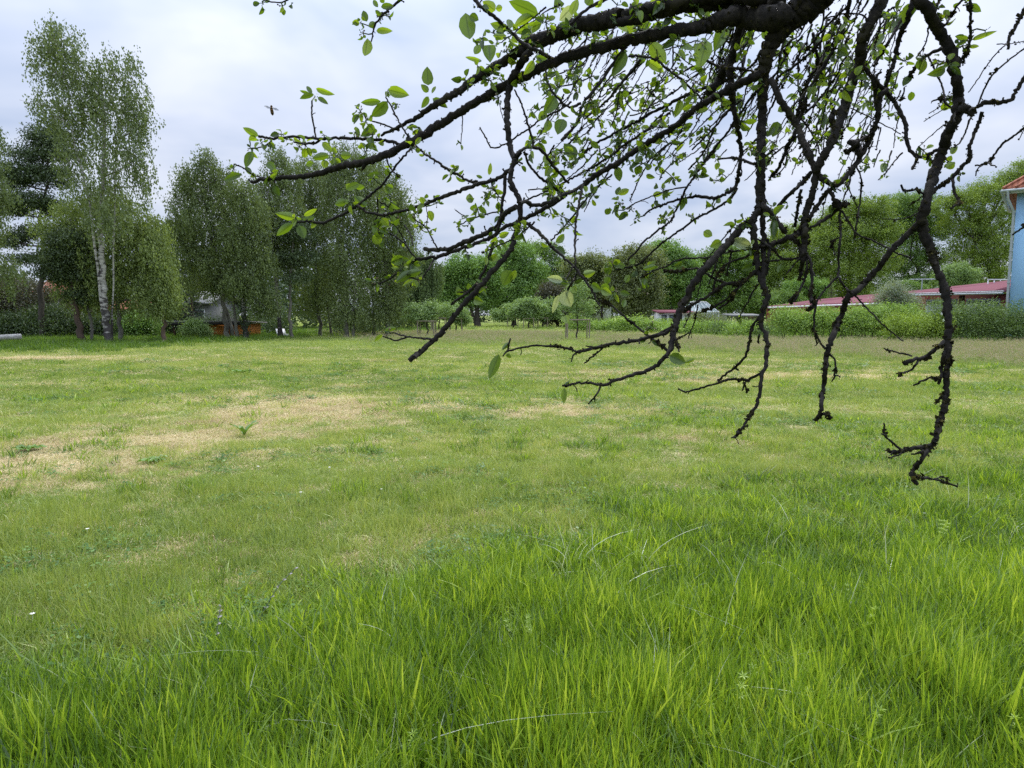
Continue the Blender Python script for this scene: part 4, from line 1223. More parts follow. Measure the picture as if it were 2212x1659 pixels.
part("door_post", M['brown'], shed, lambda mb: mb.prism([along(.355, 0, -.05), along(.405, 0, -.05), along(.405, EL(.4) - .1, -.05), along(.355, EL(.35) - .1, -.05)], (0, -.08, 0)))
tag(shed, "long dark red shed with plum roof and pale garage doors beside the light blue house", "shed")
tag(house, "light blue rendered house with red tiled roof and grey downpipe at the right edge", "house")

# left red shed, farther back
SA = np.array(P(1905, 700, 64)); SB = np.array(P(1655, 700, 78)); SA[2] = SB[2] = 0
z0, z1 = P(1870, 656, 64)[2], P(1657, 665, 78)[2]
shed2 = empty("red_shed", tuple(along(.5)))
part("wall", M['wall_red'], shed2, lambda mb: mb.prism([along(0, -.1), along(1, -.1), along(1, z1 - .02), along(0, z0 - .02)], along(0, 0, 6) - along(0)))
part("roof", M['roof_plum'], shed2, lambda mb: mb.prism([along(-.02, z0 + .03, -.3), along(1.01, z1 + .03, -.3), along(.93, P(1700, 650, 84)[2], 6.3), along(-.02, P(1900, 629, 71)[2], 6.3)], (0, 0, .09)))
part("gutter", M['white'], shed2, lambda mb: mb.tube(np.array([along(-.02, z0, -.42), along(1.01, z1, -.42)]), .09, 8))
part("awning", M['tile_red'], shed2, lambda mb: mb.prism([along(.12, z0 - .35, -.1), along(.72, z1 - .3, -.1), along(.72, z1 - 1.0, -1.6), along(.12, z0 - 1.05, -1.6)], (0, 0, .07)))
part("post", M['brown'], shed2, lambda mb: mb.box(tuple(along(.06, z0 / 2 - .1, -.5)), (.25, .25, z0)))
tag(shed2, "red boarded shed with white gutter and small tiled awning behind the pale hedge", "shed")

# beige hut
hut = empty("garden_hut", tuple(P(1622, 700, 66) * [1, 1, 0]))
c = P(1622, 690, 66); zt = P(1622, 682, 66)[2]
part("wall", M['beige'], hut, lambda mb: mb.box((c[0], 67.2, zt / 2), (1.5, 2.2, zt)))
part("roof", M['felt'], hut, lambda mb: mb.box((c[0] - .5, 67.0, zt + .07), (3.1, 3.0, .12), rx=.05))
part("post", M['bark_grey'], hut, lambda mb: [mb.box((c[0] - dx, 65.7, zt / 2), (.09, .09, zt)) for dx in (1.95,)])
tag(hut, "small beige hut with flat grey roof left of the red sheds", "hut")

# window shed with pink roof
ws = empty("garden_shed", tuple(P(1458, 700, 76) * [1, 1, 0]))
x0, x1 = P(1425, 700, 76)[0], P(1496, 700, 76)[0]; zt = P(1425, 675, 76)[2]; zl = P(1425, 689, 76)[2]
part("wall", M['greywall'], ws, lambda mb: (mb.box(((x0 + x1) / 2, 77.5, zt / 2), (x1 - x0, 3, zt))))
part("roof", M['roof_plum'], ws, lambda mb: mb.box(((x0 + x1) / 2, 77.4, zt + .12), (x1 - x0 + .5, 3.5, .12), rx=.08))
for k in range(4):
    f = part("window", M['white'], ws, lambda mb: mb.box((x0 + .45 + k * .86, 75.96, zt - .62), (.72, .06, .85)))
    part("pane", M['window'], f, lambda mb: mb.box((x0 + .45 + k * .86, 75.91, zt - .62), (.58, .05, .7)))
tag(ws, "grey windowed garden shed with faded red roof left of the greenhouse", "shed")

# greenhouse
gh = empty("greenhouse", tuple(P(1522, 700, 78) * [1, 1, 0]))
x0, x1 = P(1490, 700, 78)[0], P(1552, 700, 78)[0]; xm = (x0 + x1) / 2; ze = P(1500, 674, 78)[2]; zr = P(1530, 652, 78)[2]
part("wall_glazing", M['glass'], gh, lambda mb: mb.box((xm, 80, ze / 2), (x1 - x0, 4, ze)))
part("roof_glazing", M['glass'], gh, lambda mb: mb.add([[x0, 78, ze + .01], [x1, 78, ze + .01], [x1, 82, ze + .01], [x0, 82, ze + .01], [x0 + .5, 80, zr], [x1 - .9, 80, zr]], [[0, 1, 5, 4], [1, 2, 5], [2, 3, 4, 5], [3, 0, 4]]))


def ghframe(mb):
    for k in range(6):
        x = x0 + (x1 - x0) * k / 5
        mb.box((x, 77.97, ze / 2), (.05, .05, ze)); xr = x0 + .5 + (x1 - x0 - 1.4) * k / 5
        mb.tube(np.array([[x, 77.97, ze], [xr, 79.97, zr + .03]]), .028, 4)
    mb.box((xm, 77.95, ze), (x1 - x0 + .1, .06, .07)); mb.tube(np.array([[x0 + .5, 80, zr + .03], [x1 - .9, 80, zr + .03]]), .035, 4); mb.box((xm, 77.95, ze * .5), (x1 - x0, .05, .05))


part("frame", M['white'], gh, ghframe)
tag(gh, "greenhouse with pale glass roof among the garden sheds", "greenhouse")

# brown roofed house far behind the oaks, grey roof behind the centre trees
def farhouse(name, label, x0, x1, ye, yr, Y, wallm, roofm, cat="house", windows=0):
    a, b2 = P(x0, ye, Y), P(x1, ye, Y); zr = P(x0, yr, Y)[2]; ze = a[2]; D = 7.0
    h = empty(name, ((a[0] + b2[0]) / 2, Y, 0)); xm = (a[0] + b2[0]) / 2; w = b2[0] - a[0]
    part("wall", wallm, h, lambda mb: (mb.box((xm, Y + D / 2, ze / 2), (w, D, ze)), mb.prism([(a[0] + .02, Y + .02, ze), (a[0] + .02, Y + D - .02, ze), (a[0] + .02, Y + D / 2, zr - .1)], (w - .04, 0, 0))))
    part("roof", roofm, h, lambda mb: (mb.prism([(a[0] - .4, Y - .5, ze - .1), (b2[0] + .4, Y - .5, ze - .1), (b2[0] + .4, Y + D / 2, zr), (a[0] - .4, Y + D / 2, zr)], (0, 0, .15)),
                                       mb.prism([(a[0] - .4, Y + D + .5, ze - .1), (b2[0] + .4, Y + D + .5, ze - .1), (b2[0] + .4, Y + D / 2 + .004, zr), (a[0] - .4, Y + D / 2 + .004, zr)], (0, 0, .15))))
    for k in range(windows):
        x = a[0] + w * (k + .5) / windows
        f = part("window", M['white'], h, lambda mb: mb.box((x, Y - .03, ze - 1.1), (1.2, .08, 1.1)))
        part("pane", M['window'], f, lambda mb: mb.box((x, Y - .09, ze - 1.1), (1.0, .06, .92)))
    return tag(h, label, cat)


farhouse("far_house", "brown roofed house showing between the mossy twigs behind the trees", 1522, 1572, 614, 594, 104, M['greywall'], M['roof_brown'], windows=3)
farhouse("far_house", "grey roofed house glimpsed behind the lone guarded sapling", 1272, 1320, 641, 626, 106, M['greywall'], M['felt'], windows=2)
farhouse("red_roof_house", "red roofed house with white window behind the tallest birch trunk", 222, 296, 668, 650, 58, M['greywall'], M['tile_red'], windows=3)
farhouse("red_roof_house", "red tiled house hidden behind the plum tree on the far left", 62, 128, 634, 604, 62, M['brown'], M['tile_red'], windows=2)
farhouse("grey_gable_house", "pale grey house wall behind the spruce and reddish pine trunks", 405, 452, 655, 630, 64, M['felt'], M['felt'], windows=1)

# orange wooden shed with lean-to
os_ = empty("orange_shed", tuple(P(480, 730, 46.5) * [1, 1, 0]))
x0, x1 = P(440, 715, 46.5)[0], P(528, 715, 46.5)[0]; xl = P(380, 715, 46.5)[0]; zt = P(480, 700, 46.5)[2]
part("wall", M['orange'], os_, lambda mb: mb.box(((x0 + x1) / 2, 48, zt / 2 - .1), (x1 - x0, 3, zt + .2)))
part("roof", M['felt'], os_, lambda mb: mb.box(((xl + x1) / 2, 47.9, zt + .12), (x1 - xl + .7, 4.1, .10), rx=-.03))
part("fascia", M['black'], os_, lambda mb: mb.box(((xl + x1) / 2, 45.84, zt + .03), (x1 - xl + .6, .05, .16)))
for x in (xl + .05, xl + .85, x0 - .35):
    part("post", M['brown'], os_, lambda mb: mb.box((x, 46.2, zt / 2 - .1), (.12, .12, zt + .2)))
part("back_panel", M['brown'], os_, lambda mb: mb.box(((xl + x0) / 2, 49.2, zt / 2), (x0 - xl - .05, .06, zt)))
part("door", M['orange'], os_, lambda mb: mb.box((x1 - .55, 46.45, zt / 2 - .12), (.75, .05, zt - .1)))
tag(os_, "low orange plank shed with flat grey roof and open lean-to under the birches", "shed")
wp = empty("firewood_pile", (xl + .9, 47.3, 0))
for k in range(4):
    part("crate_rail", M['wood_pale'], wp, lambda mb: mb.box((xl + .85, 47.0, .18 + k * .2), (1.5, .06, .08)))
part("logs", M['brown'], wp, lambda mb: [mb.tube(np.array([[xl + .2 + (j % 7) * .2, 47.1, .12 + (j // 7) * .19], [xl + .2 + (j % 7) * .2, 47.7, .12 + (j // 7) * .19]]), .09, 7) for j in range(28)])
tag(wp, "slatted wood store under the open lean-to of the orange shed", "wood store")
bs_ = empty("board_shed", tuple(P(250, 720, 50) * [1, 1, 0])); x0, x1 = P(228, 700, 50)[0], P(272, 700, 50)[0]; zt = P(250, 694, 50)[2]
part("wall", M['brown'], bs_, lambda mb: mb.box(((x0 + x1) / 2, 51, zt / 2), (x1 - x0, 2, zt)))
part("roof", M['felt'], bs_, lambda mb: mb.box(((x0 + x1) / 2, 51, zt + .1), (x1 - x0 + .4, 2.5, .1), rx=.1))
tag(bs_, "dark brown board shed behind the tallest birch trunk", "shed")

# aerial, roof railing
ar = empty("roof_aerial", tuple(P(1990, 640, 62) * [1, 1, 0])); t_ = P(1992, 604, 62); b_ = P(1990, 640, 62)
part("mast", M['zinc'], ar, lambda mb: mb.tube(np.array([[t_[0], 62, 0], [t_[0], 62, t_[2] + .1]]), .05, 6))
part("crossbar", M['zinc'], ar, lambda mb: (mb.tube(np.array([[t_[0] - 1.1, 62, t_[2] + .02], [t_[0] + 1.1, 62, t_[2] + .06]]), .04, 6), [mb.tube(np.array([[t_[0] + q, 61.6, t_[2]], [t_[0] + q, 62.4, t_[2]]]), .02, 5) for q in (-1, -.6, -.2, .3, .7, 1.0)]))
tag(ar, "television aerial standing above the right plum roof", "aerial")
ra = empty("roof_railing", tuple(P(2155, 610, 56) * [1, 1, 0]))
xa, xb = P(2133, 606, 56)[0], P(2176, 606, 56)[0]; zb, zt = P(2150, 613, 56)[2], P(2150, 604, 56)[2]
part("rail", M['white'], ra, lambda mb: mb.box(((xa + xb) / 2, 56, zt), (xb - xa, .07, .09)))
for k in range(4): part("post", M['white'], ra, lambda mb: mb.box((xa + .05 + (xb - xa - .1) * k / 3, 56, zt - .55), (.07, .06, 1.02)))
tag(ra, "white railing standing behind the plum roof next to the light blue house", "railing")

# bleached log and leaning white sheet
lg = MB(); a = P(-40, 752, 35.5); b2 = P(46, 742, 37); a[2] = .32; b2[2] = .42
lg.tube(smooth(np.array([a, (a + b2) / 2 + [0, 0, .03], b2]), .4), [.16] * len(smooth(np.array([a, (a + b2) / 2, b2]), .4)), 9, rough=.06)
o = lg.build("fallen_log", M['log']); tag(o, "bleached fallen log lying at the far left edge of the meadow", "log")
sh = MB(); c = P(617, 719, 50); sh.box((c[0], 49.0, .32), (.62, .05, .85), rx=-.9, rz=.5); sh.box((c[0] + .3, 49.1, .12), (.3, .4, .22), rz=.7)
o = sh.build("white_sheet", M['white']); tag(o, "small white panel leaning in the grass at the foot of the bare pine", "panel")
# fence wire structure under the pale hedge
fr = MB()
for k in range(5): x = P(1850 + k * 24, 720, 42.8)[0]; fr.box((x, 44.8, .5), (.06, .06, 1.0))
for z in (.25, .55, .85): fr.box((P(1898, 720, 42.8)[0], 44.75, z), (P(1946, 720, 42.8)[0] - P(1850, 720, 42.8)[0] + .1, .03, .045))
o = fr.build("garden_fence", M['wood_pale']); tag(o, "weathered slat fence showing below the pale hedge", "fence")

# ------------------------------------------------------------------ meadow plants
def leafpath(mb, base, dirv, L_, W_, curl, seg=6, a=.5, rise=.6):
    d = np.array([dirv[0], dirv[1], 0.0]); d /= np.linalg.norm(d); s = np.array([-d[1], d[0], 0])
    V = []; va = []
    for i in range(seg + 1):
        t = i / seg; w = W_ * (math.sin(math.pi * min(1, t * .93 + .04)) ** .8) * (1 - .25 * t)
        c = base + d * L_ * t * math.cos(rise * (1 - t * curl)) + np.array([0, 0, L_ * t * math.sin(rise) - curl * L_ * t * t * .6])
        wav = .012 * math.sin(i * 2.1)
        V += [c - s * w / 2 + [0, 0, .25 * w + wav], c, c + s * w / 2 + [0, 0, .25 * w - wav]]; va += [1, 0, 1]
    f = []
    for i in range(seg): k = i * 3; f += [[k, k + 1, k + 4, k + 3], [k + 1, k + 2, k + 5, k + 4]]
    mb.add(V, np.array(f), a, 0, va)


M['dock'] = leafmat('dock_leaf', (0.09, 0.17, 0.03), (0.17, 0.30, 0.05), .35, midrib=True)
for (x, y, n, L_, rise, lb) in [(528, 942, 5, .26, 1.05, "upright broad leaved dock plant alone in the straw patch"), (520, 808, 11, .42, .55, "spreading dock plant in the short grass before the orange shed"),
                                (62, 972, 13, .22, .35, "flat leafy rosette at the left edge of the straw patch"), (332, 998, 14, .17, .4, "small dark rosette below the straw patch"),
                                (418, 726, 6, .5, .6, "leafy weed clump at the foot of the orange shed")]:
    g = G(x, y); root = empty("dock_plant", (g[0], g[1], 0)); mb = MB()
    for k in range(n):
        an = k * 2.4 + R.uniform(-.3, .3)
        leafpath(mb, np.array([g[0], g[1], .01]), (math.cos(an), math.sin(an)), L_ * R.uniform(.7, 1.1), L_ * .26, R.uniform(.2, .5), a=R.uniform(0, 1), rise=rise * R.uniform(.7, 1.2))
    mb.build("leaves", M['dock'], root, True)
    tag(root, lb, "plant")
M['petal'] = solid('petal_white', (.75, .74, .70), (.6, .58, .55), 20)
M['petal_lilac'] = solid('petal_lilac', (.30, .26, .29), (.18, .17, .17), 30)
for (x, y, ps) in [(558, 1020, "below the dry patch, nearest the small dark rosette"), (712, 1022, "right of the dry patch, second from the right of its row"), (650, 1078, "in the short grass midway below the dry patch"), (825, 1071, "farthest right of those below the dry patch"),
                   (72, 1350, "lowest on the left, by the tall grass"), (190, 1160, "on the left in the pale mossy grass"), (1890, 1275, "on the right in the tall grass below the lowest hanging twig")]:
    g = G(x, y); mb = MB(); r = .008
    c = np.array([g[0], g[1], .06])
    mb.tube(np.array([c * [1, 1, 0], c]), .0015, 4)
    for k in range(7):
        an = k * .8976; u = np.array([math.cos(an), math.sin(an), .25]) * r; v = np.array([-u[1], u[0], 0]) * .5
        mb.quads(np.array([c + u]), np.array([u]), np.array([v]), .5)
    o = mb.build("daisy", M['petal']); tag(o, "small white flower " + ps, "flower", "white flowers scattered in the grass")
for (x, y, x2, y2, lb) in [(465, 1425, 480, 1375, "lower stem of whorled grey lilac dead-nettle flowers"), (560, 1345, 640, 1285, "upper leaning stem of grey lilac dead-nettle flowers")]:
    g = G(x, y); g2 = G(x2, y2); root = empty("dead_nettle", (g[0], g[1], 0)); st = MB(); fl = MB()
    pts = np.array([[g[0], g[1], 0.02], (g + g2) / 2 + [0, 0, .12], g2 + [0, 0, .16]]); ss = smooth(pts, .03)
    st.tube(ss, .0025, 5); st.build("stem", FOL['shade'], root)
    for p in ss[2::max(1, len(ss) // 6)]:
        for k in range(6):
            an = R.uniform(0, 6.28); u = np.array([math.cos(an), math.sin(an), .1]) * .008
            fl.quads(np.array([p + u]), np.array([u]), np.array([[-u[1] * .6, u[0] * .6, .002]]), .5)
    fl.build("flowers", M['petal_lilac'], root); tag(root, lb, "plant")

# ------------------------------------------------------------------ the apple tree overhead
# each limb is drawn as a poly-line in 4032 px photo space, given its own distance (m) at both ends and a diameter (px)
FS = 4032 * 24.0 / 36.0


def PS(x, y, d): return PD(x / 1.8228, y / 1.8228, d)


# (limb, w0, w1, d0, d1, moss, leafy, pts) ; d0 None = taken from the limb it grows from, d1 None = about the same
BR = [
 # crown base and the thick arms
 ('T', [300, 275, 240, 190, 140, 100, 74, 58, 48, 42], 0, 1.35, 1.50, .6, 0, [3330, -260, 3240, -80, 3160, 30, 3095, 95, 3050, 150, 3022, 210, 3010, 265, 3004, 320, 3002, 370, 3003, 420]),
 ('T', 130, 70, 1.42, 1.48, .8, 0, [3090, 70, 2990, 72, 2890, 64, 2815, 88]),
 ('T', 90, 60, 1.42, 1.46, .5, 0, [3060, 20, 2960, -12, 2860, -20]),
 ('B', 66, 44, 1.48, 1.60, .5, .3, [2815, 88, 2747, 112, 2700, 116, 2604, 133, 2468, 160, 2378, 184, 2242, 222, 2152, 254, 2084, 289]),
 ('B', 44, 36, 1.60, 1.72, .2, .25, [2084, 289, 2007, 325, 1903, 386, 1800, 448, 1749, 480, 1686, 520, 1614, 560, 1560, 590]),
 ('B', 40, 16, 1.72, 1.80, .15, .3, [1560, 590, 1500, 617, 1433, 640, 1320, 662, 1229, 690, 1139, 698, 1053, 708, 990, 716]),
 ('A', 60, 60, 1.46, 1.50, .4, .5, [2860, -20, 2734, -5, 2600, 25, 2514, 45, 2440, 70]),
 ('A', 52, 40, 1.50, 1.50, .4, .4, [2900, 30, 2734, 25, 2600, 55, 2500, 80, 2400, 90]),
 ('A', 78, 62, 1.50, 1.58, .6, .6, [2440, 66, 2378, 82, 2288, 100, 2175, 140, 2107, 165, 2053, 200]),
 ('A', 46, 30, 1.58, 1.68, .2, .5, [2075, 185, 1971, 250, 1881, 305, 1790, 366, 1700, 420]),
 ('A', 28, 12, 1.68, 1.80, .1, .3, [1700, 420, 1659, 452, 1569, 500, 1501, 535]),
 ('C', 40, 30, 1.55, 1.60, .3, .3, [2085, 205, 2043, 262, 2010, 318]),
 ('C', 30, 28, 1.60, 1.50, .2, 0, [2010, 318, 1998, 407, 1998, 497, 2013, 588, 2027, 625]),
 ('C', 24, 26, 1.50, 1.42, .15, 0, [2027, 625, 2015, 665, 2010, 700, 2024, 745, 2044, 795, 2048, 850, 2034, 903, 2015, 971, 1983, 1021, 1942, 1062, 1888, 1129, 1807, 1220, 1753, 1292, 1707, 1337, 1671, 1374, 1635, 1401, 1612, 1420]),
 ('C', 22, 20, None, 1.40, .5, 0, [1650, 1392, 1630, 1408]),
 ('C', 12, 6, None, 1.5, .1, 0, [1707, 1337, 1626, 1328, 1590, 1324, 1558, 1313, 1522, 1310]),
 ('C', 9, 7, None, 1.5, .1, 0, [1600, 1328, 1558, 1340, 1508, 1324]),
 ('C', 16, 12, None, 1.55, .1, .1, [1989, 690, 1988, 722, 1979, 790, 1965, 881, 1938, 971, 1911, 1053, 1884, 1107, 1852, 1143, 1815, 1170, 1775, 1199]),
 ('C', 9, 6, None, None, .6, 0, [1880, 1112, 1840, 1146, 1800, 1150]),
 ('C', 22, 12, None, 1.75, .1, .25, [2050, 598, 2027, 636, 2003, 672, 1960, 703, 1894, 722, 1807, 752, 1716, 787, 1653, 813, 1590, 831, 1513, 845, 1450, 836, 1405, 808]),
 ('B', 10, 14, 1.80, 1.78, .1, .2, [1640, 560, 1569, 642, 1523, 705, 1487, 745, 1405, 809, 1356, 840, 1310, 863, 1270, 879]),
 ('B', 15, 8, 1.78, 1.80, .2, .3, [1270, 879, 1206, 872, 1152, 881]),
 ('B', 7, 14, 1.72, 1.66, .1, .3, [1519, 384, 1541, 420, 1587, 506, 1627, 561, 1672, 606, 1727, 642, 1759, 665, 1849, 714, 1880, 715]),
 ('B', 10, 7, None, None, .1, .5, [1569, 515, 1505, 488, 1442, 470]),
 ('B', 15, 12, 1.76, 1.8, .1, .25, [1580, 570, 1523, 554, 1406, 545, 1252, 545, 1153, 540, 1071, 545, 1017, 536]),
 ('B', 9, 8, None, None, .1, 0, [1243, 540, 1236, 500, 1229, 461, 1228, 398]),
 ('B', 12, 8, None, None, .3, .4, [1260, 552, 1243, 562, 1207, 566, 1157, 560]),
 ('B', 8, 6, None, None, .3, .6, [1071, 548, 1062, 562, 1030, 579, 994, 583]),
 ('B', 8, 6, None, None, .2, .4, [1060, 706, 1000, 690, 963, 665, 925, 645]),
 ('B', 10, 5, None, None, .3, .4, [1532, 601, 1523, 625, 1540, 665, 1575, 700]),
 ('B', 22, 10, None, None, .2, 0, [1440, 640, 1430, 665, 1424, 668]),
 ('B', 6, 4, None, None, 0, 0, [1820, 452, 1820, 500, 1815, 565]),
 ('B', 5, 4, None, None, 0, 0, [1955, 355, 1965, 400, 1980, 466]),
 ('A', 14, 7, 1.6, 1.6, .2, .2, [1587, -10, 1523, 45, 1487, 81, 1469, 122, 1462, 163]),
 ('A', 9, 5, 1.5, 1.5, .1, .3, [1150, -12, 1112, 9, 1071, 7, 1040, 2]),
 ('A', 18, 18, 1.5, 1.5, .4, .4, [1860, -15, 1903, 36, 1953, 72, 1989, 104, 2025, 140, 2075, 181, 2120, 200, 2166, 228]),
 ('A', 16, 12, 1.5, 1.5, .2, .4, [2400, -10, 2320, 30, 2250, 90, 2200, 120]),
 # branches hanging in the middle
 ('D', 16, 14, 1.55, 1.50, .2, .3, [2468, 181, 2423, 235, 2355, 335, 2297, 407, 2279, 475, 2242, 520, 2211, 552]),
 ('D', 9, 14, 1.48, 1.50, .2, .4, [2143, 220, 2148, 270, 2157, 326, 2197, 389, 2242, 422, 2288, 407]),
 ('D', 8, 4, 1.5, 1.5, .1, .1, [2330, 370, 2310, 420, 2295, 470, 2283, 525]),
 ('D', 7, 4, 1.7, 1.7, .1, .2, [2381, 190, 2341, 271, 2327, 312, 2340, 350]),
 ('D', 8, 12, 1.6, 1.6, .1, .1, [2025, 353, 2057, 420, 2080, 497, 2093, 543, 2098, 574]),
 ('D', 10, 7, 1.65, 1.75, .2, .4, [2250, 400, 2211, 429, 2129, 470, 2084, 506, 2044, 529, 1994, 565, 1940, 583, 1921, 561, 1890, 502]),
 ('C', 16, 12, 1.50, 1.6, .2, .4, [2030, 612, 2065, 584, 2103, 580, 2131, 592, 2169, 641, 2202, 684, 2240, 721]),
 ('C', 12, 12, 1.50, 1.65, .2, .4, [2065, 600, 2088, 655, 2126, 698, 2178, 736, 2205, 760]),
 ('C', 20, 16, 1.46, 1.7, .2, .3, [2046, 802, 2060, 792, 2105, 808, 2169, 795, 2192, 778, 2249, 755, 2304, 722]),
 ('E', 26, 30, 1.75, 1.55, .3, .4, [2304, 722, 2371, 674, 2409, 655, 2489, 603, 2560, 555, 2655, 498, 2702, 455, 2749, 418, 2800, 390]),
 ('E', 32, 40, 1.55, 1.46, .4, .2, [2800, 390, 2871, 350, 2942, 317, 2995, 290]),
 ('E', 10, 18, 1.95, 1.6, .2, .3, [2235, 660, 2282, 622, 2334, 575, 2400, 537, 2489, 488, 2560, 447, 2631, 412, 2734, 361, 2815, 335, 2900, 298]),
 ('E', 8, 14, 1.95, 1.65, .1, .3, [2065, 790, 2131, 764, 2235, 712, 2320, 665, 2400, 617, 2465, 565, 2503, 542, 2584, 485, 2640, 445]),
 ('E', 22, 16, 1.72, 1.8, .2, .2, [2230, 765, 2150, 818, 2055, 867, 1988, 894, 1942, 930, 1852, 967, 1784, 989, 1716, 1012, 1640, 1021]),
 ('E', 14, 7, 1.8, 1.85, .1, .3, [1640, 1021, 1603, 1044, 1558, 1080, 1513, 1111, 1468, 1120]),
 ('C', 26, 20, 1.46, 1.75, .1, .2, [2033, 813, 1988, 845, 1956, 890, 1897, 926, 1829, 953, 1784, 974, 1716, 983, 1671, 980]),
 ('E', 8, 6, None, None, 0, .3, [1725, 985, 1712, 962, 1680, 899, 1644, 872, 1612, 845]),
 ('E', 5, 4, None, None, 0, .3, [1680, 899, 1683, 849, 1678, 813]),
 ('E', 8, 7, None, None, .1, .8, [1640, 1021, 1621, 998, 1590, 958, 1536, 921, 1490, 917]),
 ('E', 7, 6, None, None, .1, .4, [1626, 967, 1617, 926, 1594, 885]),
 ('E', 6, 5, None, None, .1, .6, [1599, 958, 1572, 912, 1540, 867, 1530, 850]),
 ('E', 9, 7, None, None, .1, .3, [1716, 1012, 1689, 1057, 1658, 1102]),
 ('E', 8, 5, None, None, .1, .8, [1660, 1098, 1626, 1096, 1603, 1080]),
 ('B', 8, 6, None, None, .1, .4, [1486, 781, 1486, 836, 1472, 899]),
 ('B', 8, 6, None, None, .1, .6, [1495, 795, 1558, 827]),
 ('C', 18, 8, 1.44, 1.35, .2, .05, [2051, 863, 2123, 917, 2191, 989, 2245, 1035, 2273, 1066, 2300, 1098, 2331, 1143, 2358, 1202]),
 ('E', 14, 9, 1.7, 1.5, .1, 0, [2295, 728, 2282, 790, 2268, 881, 2264, 971, 2266, 1045]),
 ('C', 12, 10, None, None, .1, .1, [2273, 1075, 2250, 1116, 2232, 1148]),
 ('C', 7, 5, None, None, .1, 0, [2258, 1045, 2240, 1080, 2223, 1100]),
 ('E', 9, 7, 1.8, 1.9, .2, .4, [2409, 688, 2360, 728, 2327, 759, 2273, 831, 2214, 899, 2169, 949]),
 ('E', 9, 7, None, None, .1, .4, [2105, 872, 2037, 931, 1961, 967, 1902, 994]),
 ('E', 8, 6, 1.9, 1.9, .1, .5, [1983, 829, 1942, 836, 1897, 849, 1843, 867, 1798, 894]),
 ('E', 5, 5, None, None, .1, .5, [1843, 863, 1793, 827]),
 # trunk side: verticals
 ('V', 42, 44, 1.50, 1.48, .3, .05, [3003, 400, 2999, 494, 2996, 613, 2994, 731, 2994, 800, 2989, 826]),
 ('V', 32, 26, 1.48, 1.42, .7, 0, [2989, 826, 2965, 868, 2970, 939, 2980, 1015, 2989, 1072, 3003, 1119, 3019, 1160, 3004, 1214]),
 ('V', 24, 26, 1.50, 1.44, .6, 0, [3010, 790, 3003, 868, 3005, 939, 3008, 1034, 3003, 1100]),
 ('V', 14, 12, 1.5, 1.45, .5, 0, [3022, 940, 3027, 1010, 3020, 1060, 3006, 1110]),
 ('V', 24, 12, 1.42, 1.30, .5, 0, [3004, 1214, 2997, 1280, 3015, 1325, 3020, 1384, 3015, 1429, 2998, 1484, 2995, 1538, 2975, 1601, 2939, 1660, 2907, 1706, 2889, 1722]),
 ('V', 14, 9, None, 1.5, .4, 0, [2997, 1470, 2957, 1488, 2934, 1497, 2875, 1493, 2816, 1511, 2753, 1529, 2699, 1543, 2670, 1531]),
 ('V', 14, 10, None, 1.5, .6, 0, [2999, 1240, 2966, 1280, 2952, 1339, 2943, 1384, 2916, 1425, 2862, 1470, 2825, 1502]),
 ('V', 8, 7, None, None, .5, 0, [2939, 1500, 2928, 1520, 2925, 1536]),
 ('V', 8, 12, None, None, .7, 0, [2932, 1510, 2940, 1545]),
 ('V', 16, 6, None, None, .4, 0, [2905, 1700, 2899, 1718, 2880, 1724]),
 ('V', 12, 7, None, None, .3, 0, [2990, 1320, 2985, 1350, 2988, 1352]),
 ('F', 30, 34, 1.42, 1.40, .5, 0, [3030, 316, 3055, 350, 3079, 400, 3131, 480, 3159, 551, 3192, 627, 3211, 674]),
 ('G', 52, 36, 1.35, 1.40, .5, .2, [3490, -30, 3472, 10, 3427, 90, 3395, 158, 3386, 249, 3350, 339, 3323, 429, 3291, 520, 3246, 610, 3211, 670]),
 ('G', 32, 28, 1.40, 1.42, .7, 0, [3211, 674, 3207, 731, 3190, 790, 3169, 850, 3169, 906, 3164, 977, 3159, 1010]),
 ('G', 26, 22, 1.40, 1.42, .6, .1, [3211, 674, 3250, 712, 3296, 726, 3344, 684, 3391, 613, 3425, 545, 3455, 470, 3467, 380, 3493, 350]),
 ('G', 20, 20, 1.38, 1.42, .4, .1, [3386, 255, 3408, 275, 3463, 335, 3493, 367]),
 ('G', 20, 16, None, 1.35, .3, .1, [3493, 367, 3531, 414, 3556, 464, 3568, 494, 3568, 540, 3585, 591, 3611, 616, 3644, 616, 3691, 591]),
 ('G', 16, 14, None, None, .5, 0, [3611, 616, 3606, 640, 3592, 667]),
 ('G', 14, 10, None, None, .5, 0, [3649, 616, 3670, 632, 3684, 650]),
 ('G', 14, 20, 1.42, 1.40, .4, .1, [3459, 464, 3448, 400, 3440, 330, 3430, 300]),
 ('G', 26, 18, 1.40, 1.45, .6, .1, [3595, 0, 3570, 80, 3540, 160, 3525, 230, 3500, 300, 3480, 355]),
 ('H', 18, 16, 1.45, 1.50, .6, .2, [3350, -15, 3327, 90, 3278, 203, 3223, 294, 3178, 384, 3155, 452, 3125, 540]),
 ('H', 14, 12, 1.4, 1.6, .4, .2, [3300, 85, 3246, 149, 3155, 240, 3088, 285, 3040, 330]),
 ('H', 11, 9, 1.4, 1.5, .3, .1, [3340, 20, 3314, 45, 3232, 127, 3180, 190]),
 ('H', 14, 14, 1.5, 1.55, .7, .1, [3200, 130, 3210, 194, 3223, 258, 3196, 290, 3178, 340, 3151, 407, 3142, 488]),
 ('H', 10, 9, 1.5, 1.6, .3, .3, [3350, 203, 3314, 249, 3296, 294, 3223, 393, 3169, 443]),
 ('H', 9, 9, 1.6, 1.6, .3, .1, [3170, 170, 3146, 217, 3142, 294, 3146, 353, 3155, 390]),
 ('H', 8, 6, 1.6, 1.6, .2, .1, [3140, 215, 3110, 285, 3078, 325]),
